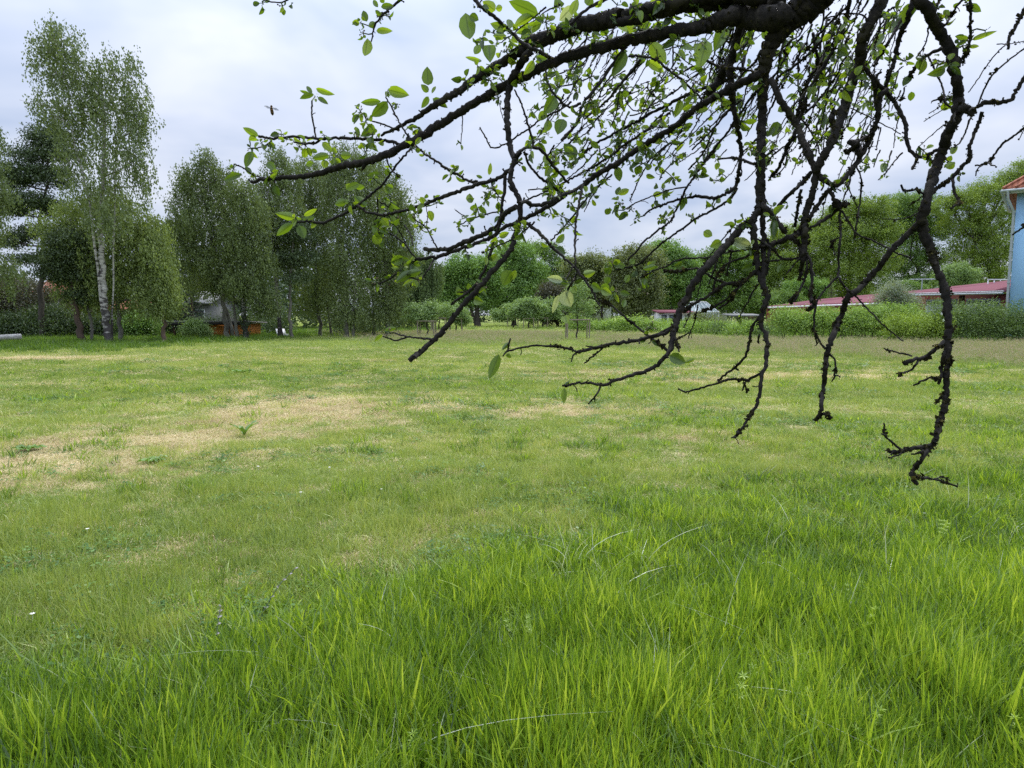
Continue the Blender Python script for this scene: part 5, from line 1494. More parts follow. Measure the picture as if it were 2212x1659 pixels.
 ('H', 10, 7, 1.6, 1.7, .2, .1, [3155, 466, 3207, 542, 3230, 608]),
 ('H', 6, 4, 1.5, 1.6, .1, .2, [3345, 400, 3315, 447, 3240, 532, 3192, 608]),
 ('H', 9, 6, 1.5, 1.5, .3, .2, [3230, 380, 3211, 409, 3165, 452]),
 ('H', 20, 10, None, 1.6, .9, .1, [3131, 537, 3107, 565, 3084, 627, 3050, 680, 3025, 712]),
 ('H', 10, 8, None, 1.6, .4, .1, [3125, 545, 3084, 580, 3046, 608, 3022, 641]),
 ('H', 7, 6, None, 1.6, .4, .1, [3103, 600, 3084, 665, 3041, 698]),
 ('V', 7, 5, None, 1.6, .4, 0, [2980, 545, 2950, 575, 2928, 594]),
 ('V', 14, 10, None, 1.6, .9, .4, [2982, 646, 2951, 641, 2895, 622, 2828, 627]),
 ('K', 42, 30, 1.50, 1.55, .4, .1, [2925, 60, 2920, 95, 2898, 158, 2875, 249, 2880, 339, 2886, 407]),
 ('K', 28, 14, 1.55, 1.65, .4, .1, [2886, 407, 2898, 475, 2911, 529, 2918, 601, 2911, 669, 2905, 715]),
 ('K', 18, 8, 1.65, 1.75, .2, .15, [2905, 715, 2885, 745, 2853, 766, 2810, 780, 2754, 773, 2688, 783, 2621, 802, 2565, 825, 2536, 849]),
 ('K', 12, 9, 1.65, 1.8, .2, .15, [2903, 740, 2880, 775, 2843, 806, 2773, 844, 2755, 850, 2701, 890, 2642, 931, 2575, 985, 2525, 1034, 2475, 1053, 2425, 1062]),
 ('K', 38, 34, 1.55, 1.60, .5, .1, [2880, 225, 2850, 280, 2830, 320, 2790, 366]),
 ('K', 12, 12, 1.5, 1.45, .6, .1, [2785, 240, 2800, 248, 2842, 262, 2900, 268, 2985, 285]),
 ('K', 13, 9, 1.55, 1.8, .2, .2, [2990, 345, 2942, 405, 2886, 490, 2844, 546, 2787, 617, 2740, 684, 2702, 740, 2678, 792, 2650, 854, 2633, 876, 2575, 921, 2534, 953, 2507, 989, 2471, 1025]),
 ('K', 7, 6, None, 1.85, .1, .4, [2702, 736, 2650, 745, 2603, 759, 2555, 778, 2500, 800, 2456, 828]),
 ('K', 12, 8, 1.6, 1.8, .3, .1, [2920, 395, 2877, 428, 2820, 495, 2773, 542, 2725, 590]),
 ('K', 9, 9, 1.7, 1.8, .3, .1, [2811, 509, 2780, 580, 2745, 630, 2711, 668]),
 ('E', 8, 6, 1.8, 1.9, .2, .3, [2659, 551, 2603, 589, 2560, 627, 2532, 679, 2510, 720, 2480, 790]),
 ('E', 6, 7, 1.85, 1.9, .2, .1, [2700, 600, 2683, 617, 2650, 641, 2612, 679, 2598, 707]),
 ('K', 10, 8, 1.6, 1.7, .3, 0, [2940, 424, 2925, 460, 2915, 500]),
 ('D', 12, 12, 1.45, 1.52, .3, .2, [2476, 222, 2530, 222, 2587, 236, 2625, 271, 2680, 309, 2734, 363, 2765, 392]),
 ('D', 6, 5, None, None, .1, 0, [2587, 236, 2588, 210, 2586, 195]),
 ('D', 10, 7, 1.6, 1.6, .3, .2, [2650, 149, 2650, 210, 2647, 275]),
 ('D', 6, 6, 1.7, 1.7, .2, .2, [2740, 160, 2680, 180, 2617, 198]),
 ('D', 5, 4, 1.7, 1.7, .2, .5, [2655, 205, 2690, 235, 2734, 262]),
 ('D', 5, 4, 1.7, 1.7, .2, .5, [2660, 272, 2700, 298, 2740, 322]),
 ('D', 9, 7, 1.7, 1.8, .2, .5, [2770, 275, 2707, 320, 2653, 363, 2571, 412, 2517, 447, 2480, 455]),
 ('D', 5, 4, 1.7, 1.8, .1, .2, [2628, 275, 2571, 361, 2544, 404, 2520, 470]),
 ('D', 7, 7, 1.8, 1.8, .2, .5, [2552, 320, 2553, 350, 2571, 374, 2625, 412]),
 ('D', 16, 9, 1.6, 1.8, .2, .3, [2520, 238, 2474, 296, 2430, 345, 2400, 385, 2340, 440, 2300, 470]),
 ('D', 6, 5, 1.75, 1.8, .2, .3, [2449, 325, 2436, 380, 2427, 445, 2410, 490]),
 ('D', 5, 6, 1.8, 1.8, .2, .5, [2544, 260, 2490, 353, 2463, 391, 2495, 434, 2540, 430, 2600, 410]),
 ('D', 6, 5, 1.8, 1.8, .1, .5, [2360, 400, 2352, 440, 2362, 490, 2370, 520]),
 ('D', 7, 6, 1.8, 1.9, .2, .6, [2300, 255, 2240, 275, 2180, 300, 2140, 320]),
 ('D', 7, 6, 1.8, 1.9, .2, .6, [2330, 300, 2260, 330, 2190, 345, 2150, 380]),
 ('D', 5, 4, 1.8, 1.9, .2, .5, [2290, 200, 2270, 260, 2255, 330]),
 ('E', 6, 5, None, None, .2, .5, [2545, 560, 2540, 600, 2548, 640]),
 ('E', 8, 6, None, None, .2, .3, [2655, 500, 2600, 500, 2560, 505]),
 ('E', 6, 4, None, None, .1, .4, [2360, 575, 2365, 610, 2378, 632]),
 ('E', 9, 6, 1.85, 1.9, .1, .5, [2640, 560, 2590, 610, 2545, 665]),
 ('E', 8, 5, 1.85, 1.9, .3, .3, [2400, 667, 2380, 705, 2330, 775, 2300, 835]),
 ('E', 7, 6, 1.7, 1.7, .2, .5, [2230, 765, 2200, 735, 2150, 742, 2080, 748]),
 ('C', 6, 5, 1.8, 1.8, .2, .7, [1990, 790, 1960, 770, 1940, 735, 1930, 715]),
 # mossy group right of centre
 ('M', 34, 34, 1.46, 1.38, .5, 0, [2960, 860, 2920, 895, 2864, 961, 2824, 1001, 2781, 1052, 2752, 1084, 2727, 1124, 2701, 1175, 2680, 1211, 2665, 1262, 2654, 1298]),
 ('M', 30, 22, 1.38, 1.34, .8, 0, [2654, 1298, 2647, 1334, 2640, 1377, 2622, 1403]),
 ('M', 22, 10, 1.34, 1.28, .2, 0, [2622, 1403, 2589, 1435, 2535, 1464, 2481, 1479, 2419, 1500, 2381, 1514, 2326, 1508, 2262, 1511, 2216, 1519]),
 ('M', 11, 8, None, None, .2, 0, [2367, 1514, 2349, 1555, 2330, 1575, 2317, 1590]),
 ('M', 7, 5, None, None, .2, 0, [2340, 1562, 2342, 1582]),
 ('M', 18, 16, 1.38, 1.36, .3, 0, [2647, 1291, 2607, 1316, 2553, 1330, 2503, 1341, 2445, 1350, 2390, 1359, 2316, 1378, 2273, 1386]),
 ('M', 12, 9, 1.36, 1.36, .5, 0, [2273, 1386, 2233, 1372, 2179, 1364, 2106, 1362, 2052, 1370, 2005, 1380]),
 ('M', 10, 7, None, None, .3, 0, [2005, 1379, 1990, 1390, 1980, 1402]),
 ('M', 9, 9, None, None, .4, .3, [2000, 1385, 2003, 1355, 2010, 1332]),
 ('M', 12, 7, None, None, .3, 0, [2390, 1362, 2347, 1366, 2307, 1362]),
 ('M', 11, 7, None, None, .3, 0, [2375, 1366, 2345, 1395, 2300, 1430]),
 ('M', 10, 7, None, None, .2, 0, [2273, 1386, 2258, 1400, 2249, 1425]),
 ('M', 11, 8, 1.42, 1.36, .3, 0, [2650, 1284, 2612, 1302, 2580, 1318, 2550, 1324]),
 ('M', 8, 14, 1.5, 1.38, .9, .1, [2360, 1180, 2412, 1207, 2463, 1251, 2503, 1280, 2535, 1309, 2560, 1327, 2600, 1355, 2635, 1385]),
 ('M', 14, 8, None, None, .8, 0, [2655, 1330, 2668, 1350, 2674, 1385]),
 ('M', 9, 6, None, None, .3, 0, [2652, 1350, 2676, 1330, 2716, 1310]),
 ('M', 18, 14, 1.44, 1.5, 1.0, 0, [2992, 1050, 2951, 1092, 2915, 1113, 2864, 1117, 2835, 1131, 2799, 1160, 2752, 1186, 2709, 1211, 2690, 1230]),
 ('M', 13, 9, 1.45, 1.5, 1.0, 0, [2930, 1105, 2900, 1140, 2864, 1175, 2806, 1211, 2763, 1228]),
 ('M', 12, 9, 1.45, 1.5, .9, 0, [2915, 1113, 2890, 1165, 2855, 1200, 2830, 1215]),
 ('M', 7, 5, None, None, .3, 0, [2720, 1210, 2712, 1247, 2691, 1291]),
 ('M', 7, 6, None, None, .4, 0, [2748, 1200, 2738, 1254, 2720, 1302, 2712, 1332]),
 ('M', 11, 7, 1.46, 1.6, .3, .2, [3025, 972, 2985, 975, 2933, 985, 2879, 990, 2824, 1005, 2770, 1016, 2691, 1018, 2654, 1030, 2625, 1048, 2582, 1063, 2517, 1095]),
 ('M', 14, 11, 1.45, 1.5, .6, 0, [3020, 966, 2970, 978, 2940, 1010, 2880, 1029, 2842, 1059, 2814, 1106, 2806, 1150]),
 ('M', 10, 12, 1.5, 1.5, .9, .1, [2612, 1063, 2669, 1070, 2712, 1059, 2752, 1059, 2781, 1077, 2820, 1100, 2864, 1117]),
 ('M', 10, 7, 1.5, 1.5, .5, .1, [2880, 985, 2872, 1030, 2860, 1085]),
 ('M', 9, 7, 1.5, 1.5, .5, .1, [2830, 1010, 2812, 1060, 2790, 1120]),
 ('M', 6, 5, 1.5, 1.6, .2, .1, [2880, 900, 2820, 975, 2775, 1040, 2755, 1130, 2738, 1200]),
 ('M', 9, 7, 1.5, 1.55, .3, .2, [2985, 1120, 2960, 1160, 2930, 1215, 2915, 1245, 2910, 1260]),
 # right of the long vertical: the knotted hub
 ('N', 24, 24, 1.46, 1.42, .6, .05, [3000, 800, 3030, 838, 3065, 873, 3093, 911]),
 ('N', 28, 28, 1.44, 1.42, .9, 0, [3030, 966, 3084, 949, 3131, 925, 3169, 900]),
 ('N', 20, 18, 1.40, 1.45, .5, .1, [3192, 680, 3150, 726, 3103, 769, 3065, 811]),
 ('N', 15, 14, None, None, .6, .1, [3155, 745, 3140, 826, 3131, 890]),
 ('N', 26, 24, 1.41, 1.42, .8, 0, [3169, 890, 3169, 939, 3164, 977, 3159, 1015]),
 ('N', 20, 16, 1.42, 1.42, .8, 0, [3125, 935, 3145, 965, 3160, 1000]),
 ('N', 11, 9, 1.42, 1.45, .4, .05, [3150, 1015, 3107, 1020, 3060, 1024, 2989, 1034, 2960, 1045]),
 ('N', 13, 12, 1.43, 1.42, .5, 0, [3046, 982, 3065, 1005, 3093, 1020, 3140, 1018]),
 ('N', 10, 11, 1.5, 1.42, .4, .1, [2947, 915, 3003, 953, 3046, 982]),
 ('N', 12, 12, None, 1.38, .6, 0, [3178, 1015, 3174, 1081, 3145, 1152, 3128, 1188]),
 ('N', 16, 14, None, 1.36, .6, 0, [3175, 1005, 3190, 1030, 3197, 1081, 3192, 1150, 3196, 1195]),
 ('N', 9, 5, None, None, .4, 0, [3197, 1060, 3207, 1085, 3212, 1088]),
 ('N', 28, 12, None, None, 1.0, 0, [3160, 1015, 3155, 1050, 3150, 1100]),
 ('N', 9, 6, None, None, .3, 0, [3150, 1010, 3125, 1045, 3095, 1080]),
 ('N', 14, 20, 1.42, 1.40, .5, .05, [3172, 911, 3226, 878, 3273, 845, 3301, 818, 3290, 790, 3268, 755]),
 ('N', 38, 30, 1.40, 1.40, 1.0, 0, [3292, 800, 3312, 806, 3330, 808]),
 ('N', 20, 18, 1.42, 1.40, .6, .1, [3180, 870, 3205, 830, 3235, 785, 3263, 750, 3290, 730]),
 ('N', 6, 5, None, None, .2, 0, [3262, 755, 3245, 800, 3236, 860]),
 ('N', 7, 5, None, None, .2, 0, [3290, 800, 3275, 830, 3262, 860]),
 ('N', 9, 8, 1.42, 1.40, .4, .1, [3370, 655, 3391, 703, 3388, 778, 3377, 860, 3366, 920]),
 ('N', 9, 7, None, None, .4, .1, [3358, 670, 3340, 730, 3318, 790]),
 ('N', 6, 5, None, None, .3, 0, [3334, 731, 3355, 770, 3376, 816]),
 ('N', 12, 11, 1.40, 1.36, .4, 0, [3310, 815, 3305, 849, 3310, 900, 3306, 956, 3302, 1030, 3300, 1089]),
 ('N', 10, 10, None, 1.34, .4, 0, [3299, 1089, 3265, 1122, 3223, 1177, 3207, 1238, 3207, 1305, 3228, 1342, 3252, 1375]),
 ('N', 8, 6, None, None, .3, 0, [3212, 1330, 3216, 1355, 3224, 1345]),
 ('N', 11, 12, None, 1.34, .4, 0, [3300, 1089, 3320, 1120, 3336, 1141, 3355, 1158]),
 ('N', 9, 9, None, 1.34, .3, 0, [3315, 830, 3361, 905, 3387, 930, 3430, 945, 3464, 961, 3505, 982, 3540, 1000, 3582, 1013]),
 ('N', 8, 7, None, None, .7, 0, [3372, 905, 3366, 925, 3362, 945]),
 ('N', 8, 10, None, None, .7, 0, [3303, 935, 3282, 948, 3268, 975]),
 ('N', 6, 5, None, None, .3, 0, [3278, 965, 3284, 990, 3288, 1010]),
 ('N', 6, 4, None, None, .2, 0, [3545, 1003, 3575, 1010, 3600, 1040, 3615, 1060]),
 ('N', 5, 4, None, None, .2, 0, [3600, 920, 3590, 960, 3585, 1005]),
 # great limb sweeping down the right side
 ('R', 54, 48, 1.25, 1.32, .3, .1, [3590, -50, 3619, 0, 3653, 42, 3682, 97, 3712, 143, 3742, 198, 3754, 253, 3767, 321, 3773, 380]),
 ('R', 48, 44, 1.32, 1.32, .4, .05, [3773, 380, 3775, 443, 3746, 495, 3725, 549, 3704, 612, 3680, 675, 3659, 745, 3640, 831, 3626, 878]),
 ('R', 40, 24, 1.32, 1.24, .8, 0, [3632, 870, 3640, 926, 3667, 992, 3689, 1059, 3715, 1120, 3728, 1187, 3732, 1264, 3732, 1341, 3728, 1400, 3725, 1471, 3727, 1516, 3724, 1584, 3701, 1652, 3683, 1733]),
 ('R', 26, 16, 1.24, 1.22, .7, 0, [3683, 1733, 3642, 1788, 3606, 1842, 3586, 1864]),
 ('R', 16, 9, None, None, .8, 0, [3586, 1864, 3606, 1876, 3660, 1883, 3701, 1892, 3740, 1905, 3769, 1916]),
 ('R', 22, 20, None, None, .9, 0, [3588, 1869, 3600, 1890, 3611, 1905]),
 ('R', 7, 5, None, None, .5, 0, [3680, 1884, 3715, 1880, 3742, 1893]),
 ('R', 22, 14, None, 1.22, 1.0, 0, [3679, 1751, 3620, 1762, 3575, 1770, 3543, 1779, 3493, 1772]),
 ('R', 12, 7, None, 1.22, .5, 0, [3548, 1772, 3507, 1738, 3484, 1711, 3480, 1666]),
 ('R', 12, 6, None, None, .3, 0, [3490, 1715, 3474, 1708, 3470, 1708]),
 ('R', 8, 7, None, None, .4, 0, [3552, 1783, 3525, 1796, 3498, 1803]),
 ('R', 14, 11, None, None, .8, 0, [3655, 1765, 3620, 1782, 3590, 1788]),
 ('R', 18, 20, 1.26, 1.22, .7, 0, [3715, 1345, 3701, 1362, 3665, 1392, 3638, 1408, 3597, 1417, 3560, 1432]),
 ('R', 9, 7, None, None, .3, 0, [3590, 1402, 3543, 1390, 3500, 1380, 3480, 1370]),
 ('R', 12, 8, None, None, .5, 0, [3615, 1420, 3590, 1456, 3538, 1471]),
 ('R', 13, 14, None, None, .2, 0, [3722, 1380, 3710, 1420, 3706, 1480, 3694, 1512]),
 ('R', 14, 8, None, None, .7, 0, [3706, 1488, 3670, 1488, 3642, 1494, 3597, 1517]),
 ('R', 14, 10, None, None, .9, 0, [3722, 1555, 3700, 1570, 3685, 1592]),
 ('S', 30, 26, 1.32, 1.38, .2, 0, [3622, 880, 3566, 931, 3515, 982, 3464, 1048, 3402, 1120]),
 ('S', 30, 24, 1.38, 1.36, .6, 0, [3402, 1120, 3351, 1160, 3336, 1174, 3325, 1212, 3300, 1274, 3269, 1351, 3254, 1402]),
 ('S', 24, 16, 1.36, 1.30, .6, 0, [3254, 1402, 3248, 1469, 3240, 1546, 3232, 1600, 3228, 1635]),
 ('S', 20, 16, None, None, .9, 0, [3228, 1635, 3215, 1650, 3212, 1653]),
 ('S', 16, 16, None, None, 1.0, 0, [3232, 1630, 3258, 1632, 3268, 1645]),
 ('S', 11, 8, None, None, .5, 0, [3262, 1390, 3285, 1412, 3289, 1440, 3282, 1494]),
 ('S', 7, 5, None, None, .4, 0, [3283, 1478, 3300, 1478, 3308, 1486]),
 ('S', 7, 5, None, None, .4, 0, [3283, 1490, 3275, 1502]),
 ('S', 9, 6, None, None, .1, 0, [3366, 1161, 3412, 1212, 3489, 1289, 3556, 1343]),
 ('R', 20, 16, 1.32, 1.25, .5, .1, [3665, 765, 3692, 741, 3749, 699, 3787, 656, 3817, 625, 3820, 571, 3848, 500, 3868, 440]),
 ('R', 22, 16, 1.25, 1.2, .4, .05, [3848, 420, 3865, 412, 3902, 401, 3978, 397, 3999, 363, 4045, 285]),
 ('R', 14, 12, None, 1.25, .6, 0, [3749, 703, 3759, 760, 3777, 798, 3744, 821]),
 ('R', 12, 10, None, None, .5, 0, [3640, 765, 3603, 746, 3560, 751, 3548, 727]),
 ('R', 16, 12, None, None, .8, 0, [3640, 800, 3625, 830, 3615, 860]),
 ('R', 6, 4, None, None, .2, 0, [3625, 830, 3590, 850, 3540, 864, 3475, 862]),
 ('R', 6, 5, None, None, .2, 0, [3640, 765, 3610, 790, 3578, 810]),
 ('R', 8, 8, None, 1.2, .2, 0, [3851, 414, 3881, 338, 3915, 287, 3975, 235, 4045, 180]),
 ('R', 16, 12, 1.2, 1.2, .7, .1, [4045, 10, 3999, 106, 3974, 148, 3968, 195]),
 ('R', 6, 5, 1.2, 1.25, .1, 0, [3960, 172, 3902, 236, 3851, 312, 3813, 363]),
 ('R', 5, 4, 1.2, 1.2, .2, 0, [3925, 174, 3975, 172, 4045, 160]),
 ('R', 12, 9, 1.2, 1.3, .3, 0, [4050, 490, 4000, 530, 3944, 570, 3893, 637, 3839, 652]),
 ('R', 8, 6, None, None, .4, 0, [3880, 642, 3850, 665, 3842, 692]),
 ('R', 9, 6, None, None, .4, 0, [3890, 638, 3905, 650, 3918, 652]),
 ('R', 6, 4, None, None, .3, 0, [4040, 495, 4015, 545]),
 ('R', 12, 8, 1.2, 1.3, .3, 0, [4050, 878, 4012, 905, 3987, 925]),
 ('R', 14, 10, 1.25, 1.3, .9, .3, [3818, -10, 3822, 84, 3818, 169, 3792, 249]),
 ('R', 11, 12, 1.25, 1.3, .6, .2, [3797, -10, 3746, 55, 3725, 97, 3708, 110]),
 ('R', 10, 9, 1.3, 1.3, .5, .2, [3700, -10, 3690, 30, 3672, 60]),
 ('R', 18, 14, None, 1.45, .7, .2, [3735, 186, 3690, 200, 3649, 220, 3607, 265, 3575, 305]),
 ('R', 8, 7, None, 1.5, .3, .1, [3660, 90, 3645, 169, 3607, 228]),
 ('R', 8, 10, 1.4, 1.35, .3, .1, [3653, 215, 3678, 270, 3712, 346, 3721, 405, 3750, 425]),
 ('R', 12, 6, None, None, .7, .1, [3720, 390, 3690, 392, 3668, 400]),
 ('R', 5, 4, None, 1.5, .1, .2, [3745, 380, 3700, 420, 3658, 447]),
 ('R', 4, 3, None, 1.5, .1, .1, [3730, 425, 3690, 445, 3638, 478]),
 ('R', 6, 3, None, 1.5, .3, .2, [3735, 480, 3700, 505, 3660, 540, 3617, 577]),
 ('R', 44, 30, None, None, 1.0, 0, [3770, 415, 3800, 430, 3830, 440]),
 ('R', 12, 8, None, None, .5, 0, [3765, 440, 3755, 470, 3760, 480]),
 ('R', 9, 7, 1.4, 1.4, .3, .2, [3829, 445, 3800, 520, 3780, 560, 3745, 590]),
 ('G', 7, 6, 1.5, 1.5, .3, .1, [3467, 30, 3459, 127, 3429, 224, 3400, 280]),
 ('G', 6, 5, 1.5, 1.5, .2, .1, [3349, 426, 3421, 460, 3493, 498, 3547, 528]),
 ('G', 9, 7, 1.5, 1.5, .9, .1, [3545, 395, 3556, 370, 3560, 345]),
 ('G', 10, 16, 1.4, 1.4, 1.0, .2, [3440, 520, 3400, 545, 3360, 580, 3330, 600]),
 ('G', 34, 24, 1.42, 1.42, 1.0, 0, [3345, 560, 3370, 570, 3385, 620]),
 ('G', 8, 7, 1.5, 1.5, .3, .2, [3420, 100, 3400, 60, 3320, 55, 3260, 70]),
 ('G', 14, 12, 1.5, 1.5, .5, .2, [3560, 60, 3490, 180, 3440, 260]),
 ('G', 7, 5, None, None, .3, .4, [3300, 290, 3260, 300, 3230, 310]),
 ('G', 9, 5, 1.5, 1.55, .2, .3, [3400, 300, 3380, 370, 3352, 450, 3340, 500]),
 ('G', 26, 22, 1.42, 1.42, 1.0, .2, [3290, 440, 3275, 470, 3300, 500]),
 ('N', 26, 20, None, None, 1.0, 0, [3140, 1155, 3125, 1175, 3115, 1190]),
 ('N', 24, 20, None, None, 1.0, 0, [3195, 1180, 3205, 1195, 3190, 1215]),
]

# dense tangle above the knotted hub
rg2 = np.random.default_rng(8)
for _ in range(60):
    x = rg2.uniform(2880, 3560); y = rg2.uniform(-40, 300); L_ = rg2.uniform(120, 420); a = math.radians(rg2.uniform(98, 128)); w = rg2.uniform(5, 13)
    k = [x + L_ * math.cos(a) * t + rg2.normal(0, 7) for t in (0, .25, .5, .75, 1)]; q = [y + L_ * math.sin(a) * t + rg2.normal(0, 7) for t in (0, .25, .5, .75, 1)]
    d = rg2.uniform(1.45, 2.0)
    BR.append(('Q', w, w * .55, d, d + rg2.uniform(-.05, .15), .5, .10, [v for p in zip(k, q) for v in p]))
# procedural side twigs thicken the network in the busiest part
rg = np.random.default_rng(42)
for _ in range(230):
    x = rg.uniform(2150, 3560); y = rg.uniform(10, 600)
    L_ = rg.uniform(60, 230); a = math.radians(rg.uniform(112, 152)); w = rg.uniform(3.5, 9)
    if x > 3100: a = math.radians(rg.uniform(96, 130))
    if y + L_ > 760: continue
    k = [x + L_ * math.cos(a) * t + rg.normal(0, 4) for t in (0, .33, .66, 1)]
    q = [y + L_ * math.sin(a) * t + rg.normal(0, 4) for t in (0, .33, .66, 1)]
    d = rg.uniform(1.7, 2.3)
    BR.append(('Q', w, w * .6, d, d + rg.uniform(-.1, .2), .25, .28, [v for p in zip(k, q) for v in p]))

LIMBS = {}
LICH = {}
samp = []          # x, y, depth of everything placed so far
clusters = []


def nearest(x, y):
    A_ = np.array(samp); return A_[np.argmin((A_[:, 0] - x) ** 2 + (A_[:, 1] - y) ** 2), 2]


for (limb, w0, w1, d0, d1, moss, leafy, pts) in BR:
    xy = np.array(pts, float).reshape(-1, 2)
    if d0 is None: d0 = nearest(*xy[0])
    if d1 is None: d1 = d0 + rg.uniform(-.08, .10)
    s = smooth(xy, 9.0)
    seg = np.linalg.norm(np.diff(s, axis=0), axis=1); cum = np.concatenate([[0], np.cumsum(seg)]); T = cum / max(cum[-1], 1)
    n = len(s); big = max(w0) if isinstance(w0, list) else max(w0, w1)
    d = d0 + (d1 - d0) * T + (rg.normal(0, 1) * .012) * np.sin(T * 9)
    wid = np.interp(T, np.linspace(0, 1, len(w0)), w0) if isinstance(w0, list) else w0 + (w1 - w0) * T
    jit = min(2.6, .6 + .06 * big)
    s2 = s + rg.normal(0, jit, s.shape); s2[0] = s[0]; s2[-1] = s[-1]
    wig = rg.normal(0, 1, n); wig = (wig + np.roll(wig, 1)) / 1.6
    wid = wid * (1 + (.06 + .07 * moss) * wig * (1 if big < 60 else .5))
    wid = np.maximum(wid * .84, 3.4)
    p3 = np.array([PS(a, b, c) for (a, b), c in zip(s2, d)])
    rad = wid * .5 * d / FS
    sides = 12 if big > 80 else 9 if big > 30 else 7 if big > 14 else 5
    mb = LIMBS.setdefault(limb, MB())
    mb.tube(p3, rad, sides, rough=.07 + .06 * moss)
    for a, b, c in zip(s[:, 0], s[:, 1], d): samp.append((a, b, c))
    # knobs, buds and short spurs
    step = 52 if big < 30 else 70
    for q in np.arange(rg.uniform(8, step), cum[-1], step * rg.uniform(.7, 1.4)):
        i = int(np.searchsorted(cum, q)); i = min(max(i, 1), n - 1)
        a = rg.uniform(0, 6.283); l = rg.uniform(3, 9) + wid[i] * .5
        if rg.uniform() < .12 and big < 30: l += rg.uniform(8, 26)
        e1 = np.array([s2[i, 0] + math.cos(a) * l * .6, s2[i, 1] + math.sin(a) * l * .6]); e2 = np.array([e1[0] + math.cos(a + .5) * l * .45, e1[1] + math.sin(a + .5) * l * .45])
        ww = min(wid[i] * .5, rg.uniform(4, 8))
        dd = d[i] + rg.uniform(-.01, .01)
        mb.tube(np.array([p3[i], PS(*e1, dd), PS(*e2, dd)]), np.array([ww * .55, ww * .45, ww * .55]) * dd / FS, 5, rough=.2)
    # lichen and moss
    lb2 = LICH.setdefault('moss', MB())
    m = int(cum[-1] * moss * (.16 + big * .010) * (1 if big < 60 else .7))
    if m:
        i = np.clip((rg.integers(0, n, max(2, m // 14))[rg.integers(0, max(2, m // 14), m)] + rg.integers(-1, 2, m)), 0, n - 1); an = rg.uniform(0, 6.283, m)
        rr = rad[i] * rg.uniform(.85, 1.15, m)
        off = unit(m) ; off /= np.linalg.norm(off, axis=1)[:, None]
        c = p3[i] + off * rr[:, None] + R.normal(0, .0013, (m, 3))
        sz = (.0008 + .0022 * rg.uniform(0, 1, m) ** 2) * (1 + .7 * moss)
        u = off * sz[:, None] * 1.1 + unit(m) * sz[:, None] * .6; v = np.cross(u, unit(m)); v = v / (np.linalg.norm(v, axis=1)[:, None] + 1e-9) * sz[:, None]
        col = np.clip(rg.uniform(0, .55, m) + (rg.uniform(0, 1, m) < .12) * .4, 0, 1)
        lb2.quads(c, u, v, col); lb2.quads(c + off * sz[:, None] * .3, v, np.cross(u, v) / sz[:, None], col)
    if leafy > 0:
        k = rg.poisson(leafy * cum[-1] / 42)
        for _ in range(k):
            i = rg.integers(0, n); a = rg.uniform(0, 6.283); l = wid[i] * .5 + rg.uniform(4, 24)
            clusters.append((s2[i, 0] + math.cos(a) * l, s2[i, 1] + math.sin(a) * l, d[i] + rg.uniform(-.03, .03), rg.integers(3, 7), rg.uniform(26, 50) * (1.7 / d[i])))

# the trunk stands to the right of the camera, out of the picture, and its crown base reaches over
tk = LIMBS.setdefault('T', MB())
base = np.array([2.35, .55, 0.0]); join = PS(3330, -260, 1.35)
tr = smooth(np.array([[2.38, .5, -.2], [2.33, .55, .7], [2.2, .6, 1.5], [1.9, .72, 2.15], [1.45, .9, 2.42], join]), .12)
tk.tube(tr, np.linspace(.19, .30 * 1.35 / FS * 500, len(tr)), 14, rough=.08)

# ------------------------------------------------------------------ leaves
LF = MB(); PETI = MB(); BUD = MB()


def leaf(base, tip, wid, nrm, curl=.15, fold=.25, a=.5):
    """one apple leaf: base, tip in world, width in m, normal direction"""
    ax = tip - base; L_ = np.linalg.norm(ax); ax = ax / (L_ + 1e-9)
    nrm = nrm - ax * np.dot(nrm, ax); nrm /= np.linalg.norm(nrm) + 1e-9; sd_ = np.cross(ax, nrm)
    V = []; va = []; K = 7
    for i in range(K + 1):
        t = i / K
        w = wid * .5 * (math.sin(math.pi * t ** .82) ** .72 if 0 < t < 1 else 0.0) * (1 + .05 * (i % 2))
        if i == K: w = 0
        c = base + ax * L_ * t + nrm * (-curl * L_ * (t - .15) ** 2 + curl * .02)
        for q in (-1, -.5, 0, .5, 1):
            V.append(c + sd_ * w * q * math.cos(fold * abs(q)) + nrm * (abs(q) ** 1.4) * w * math.sin(fold * 1.6)); va.append(abs(q))
    f = [[i * 5 + j, i * 5 + j + 1, (i + 1) * 5 + j + 1, (i + 1) * 5 + j] for i in range(K) for j in range(4)]
    LF.add(V, np.array(f), a, 0, va)


def camdir(p): 
    v = np.array([0, 0, CAM_H]) - p; return v / np.linalg.norm(v)


def leafS(bx, by, tx, ty, w, d=None, a=None, tilt=.35, curl=None):
    """leaf drawn from its base to its tip in photo space"""
    if d is None: d = nearest(bx, by)
    d2 = d + rg.uniform(-.012, .012)
    b_, t_ = PS(bx, by, d), PS(tx, ty, d2)
    L_ = math.hypot(tx - bx, ty - by)
    nrm = camdir(b_) * (1 if rg.uniform() < .5 else -1) + unit(1)[0] * tilt
    leaf(b_, t_, w * d / FS, nrm, rg.uniform(-.1, .35) if curl is None else curl, rg.uniform(.1, .5), rg.uniform(.35, .9) if a is None else a)


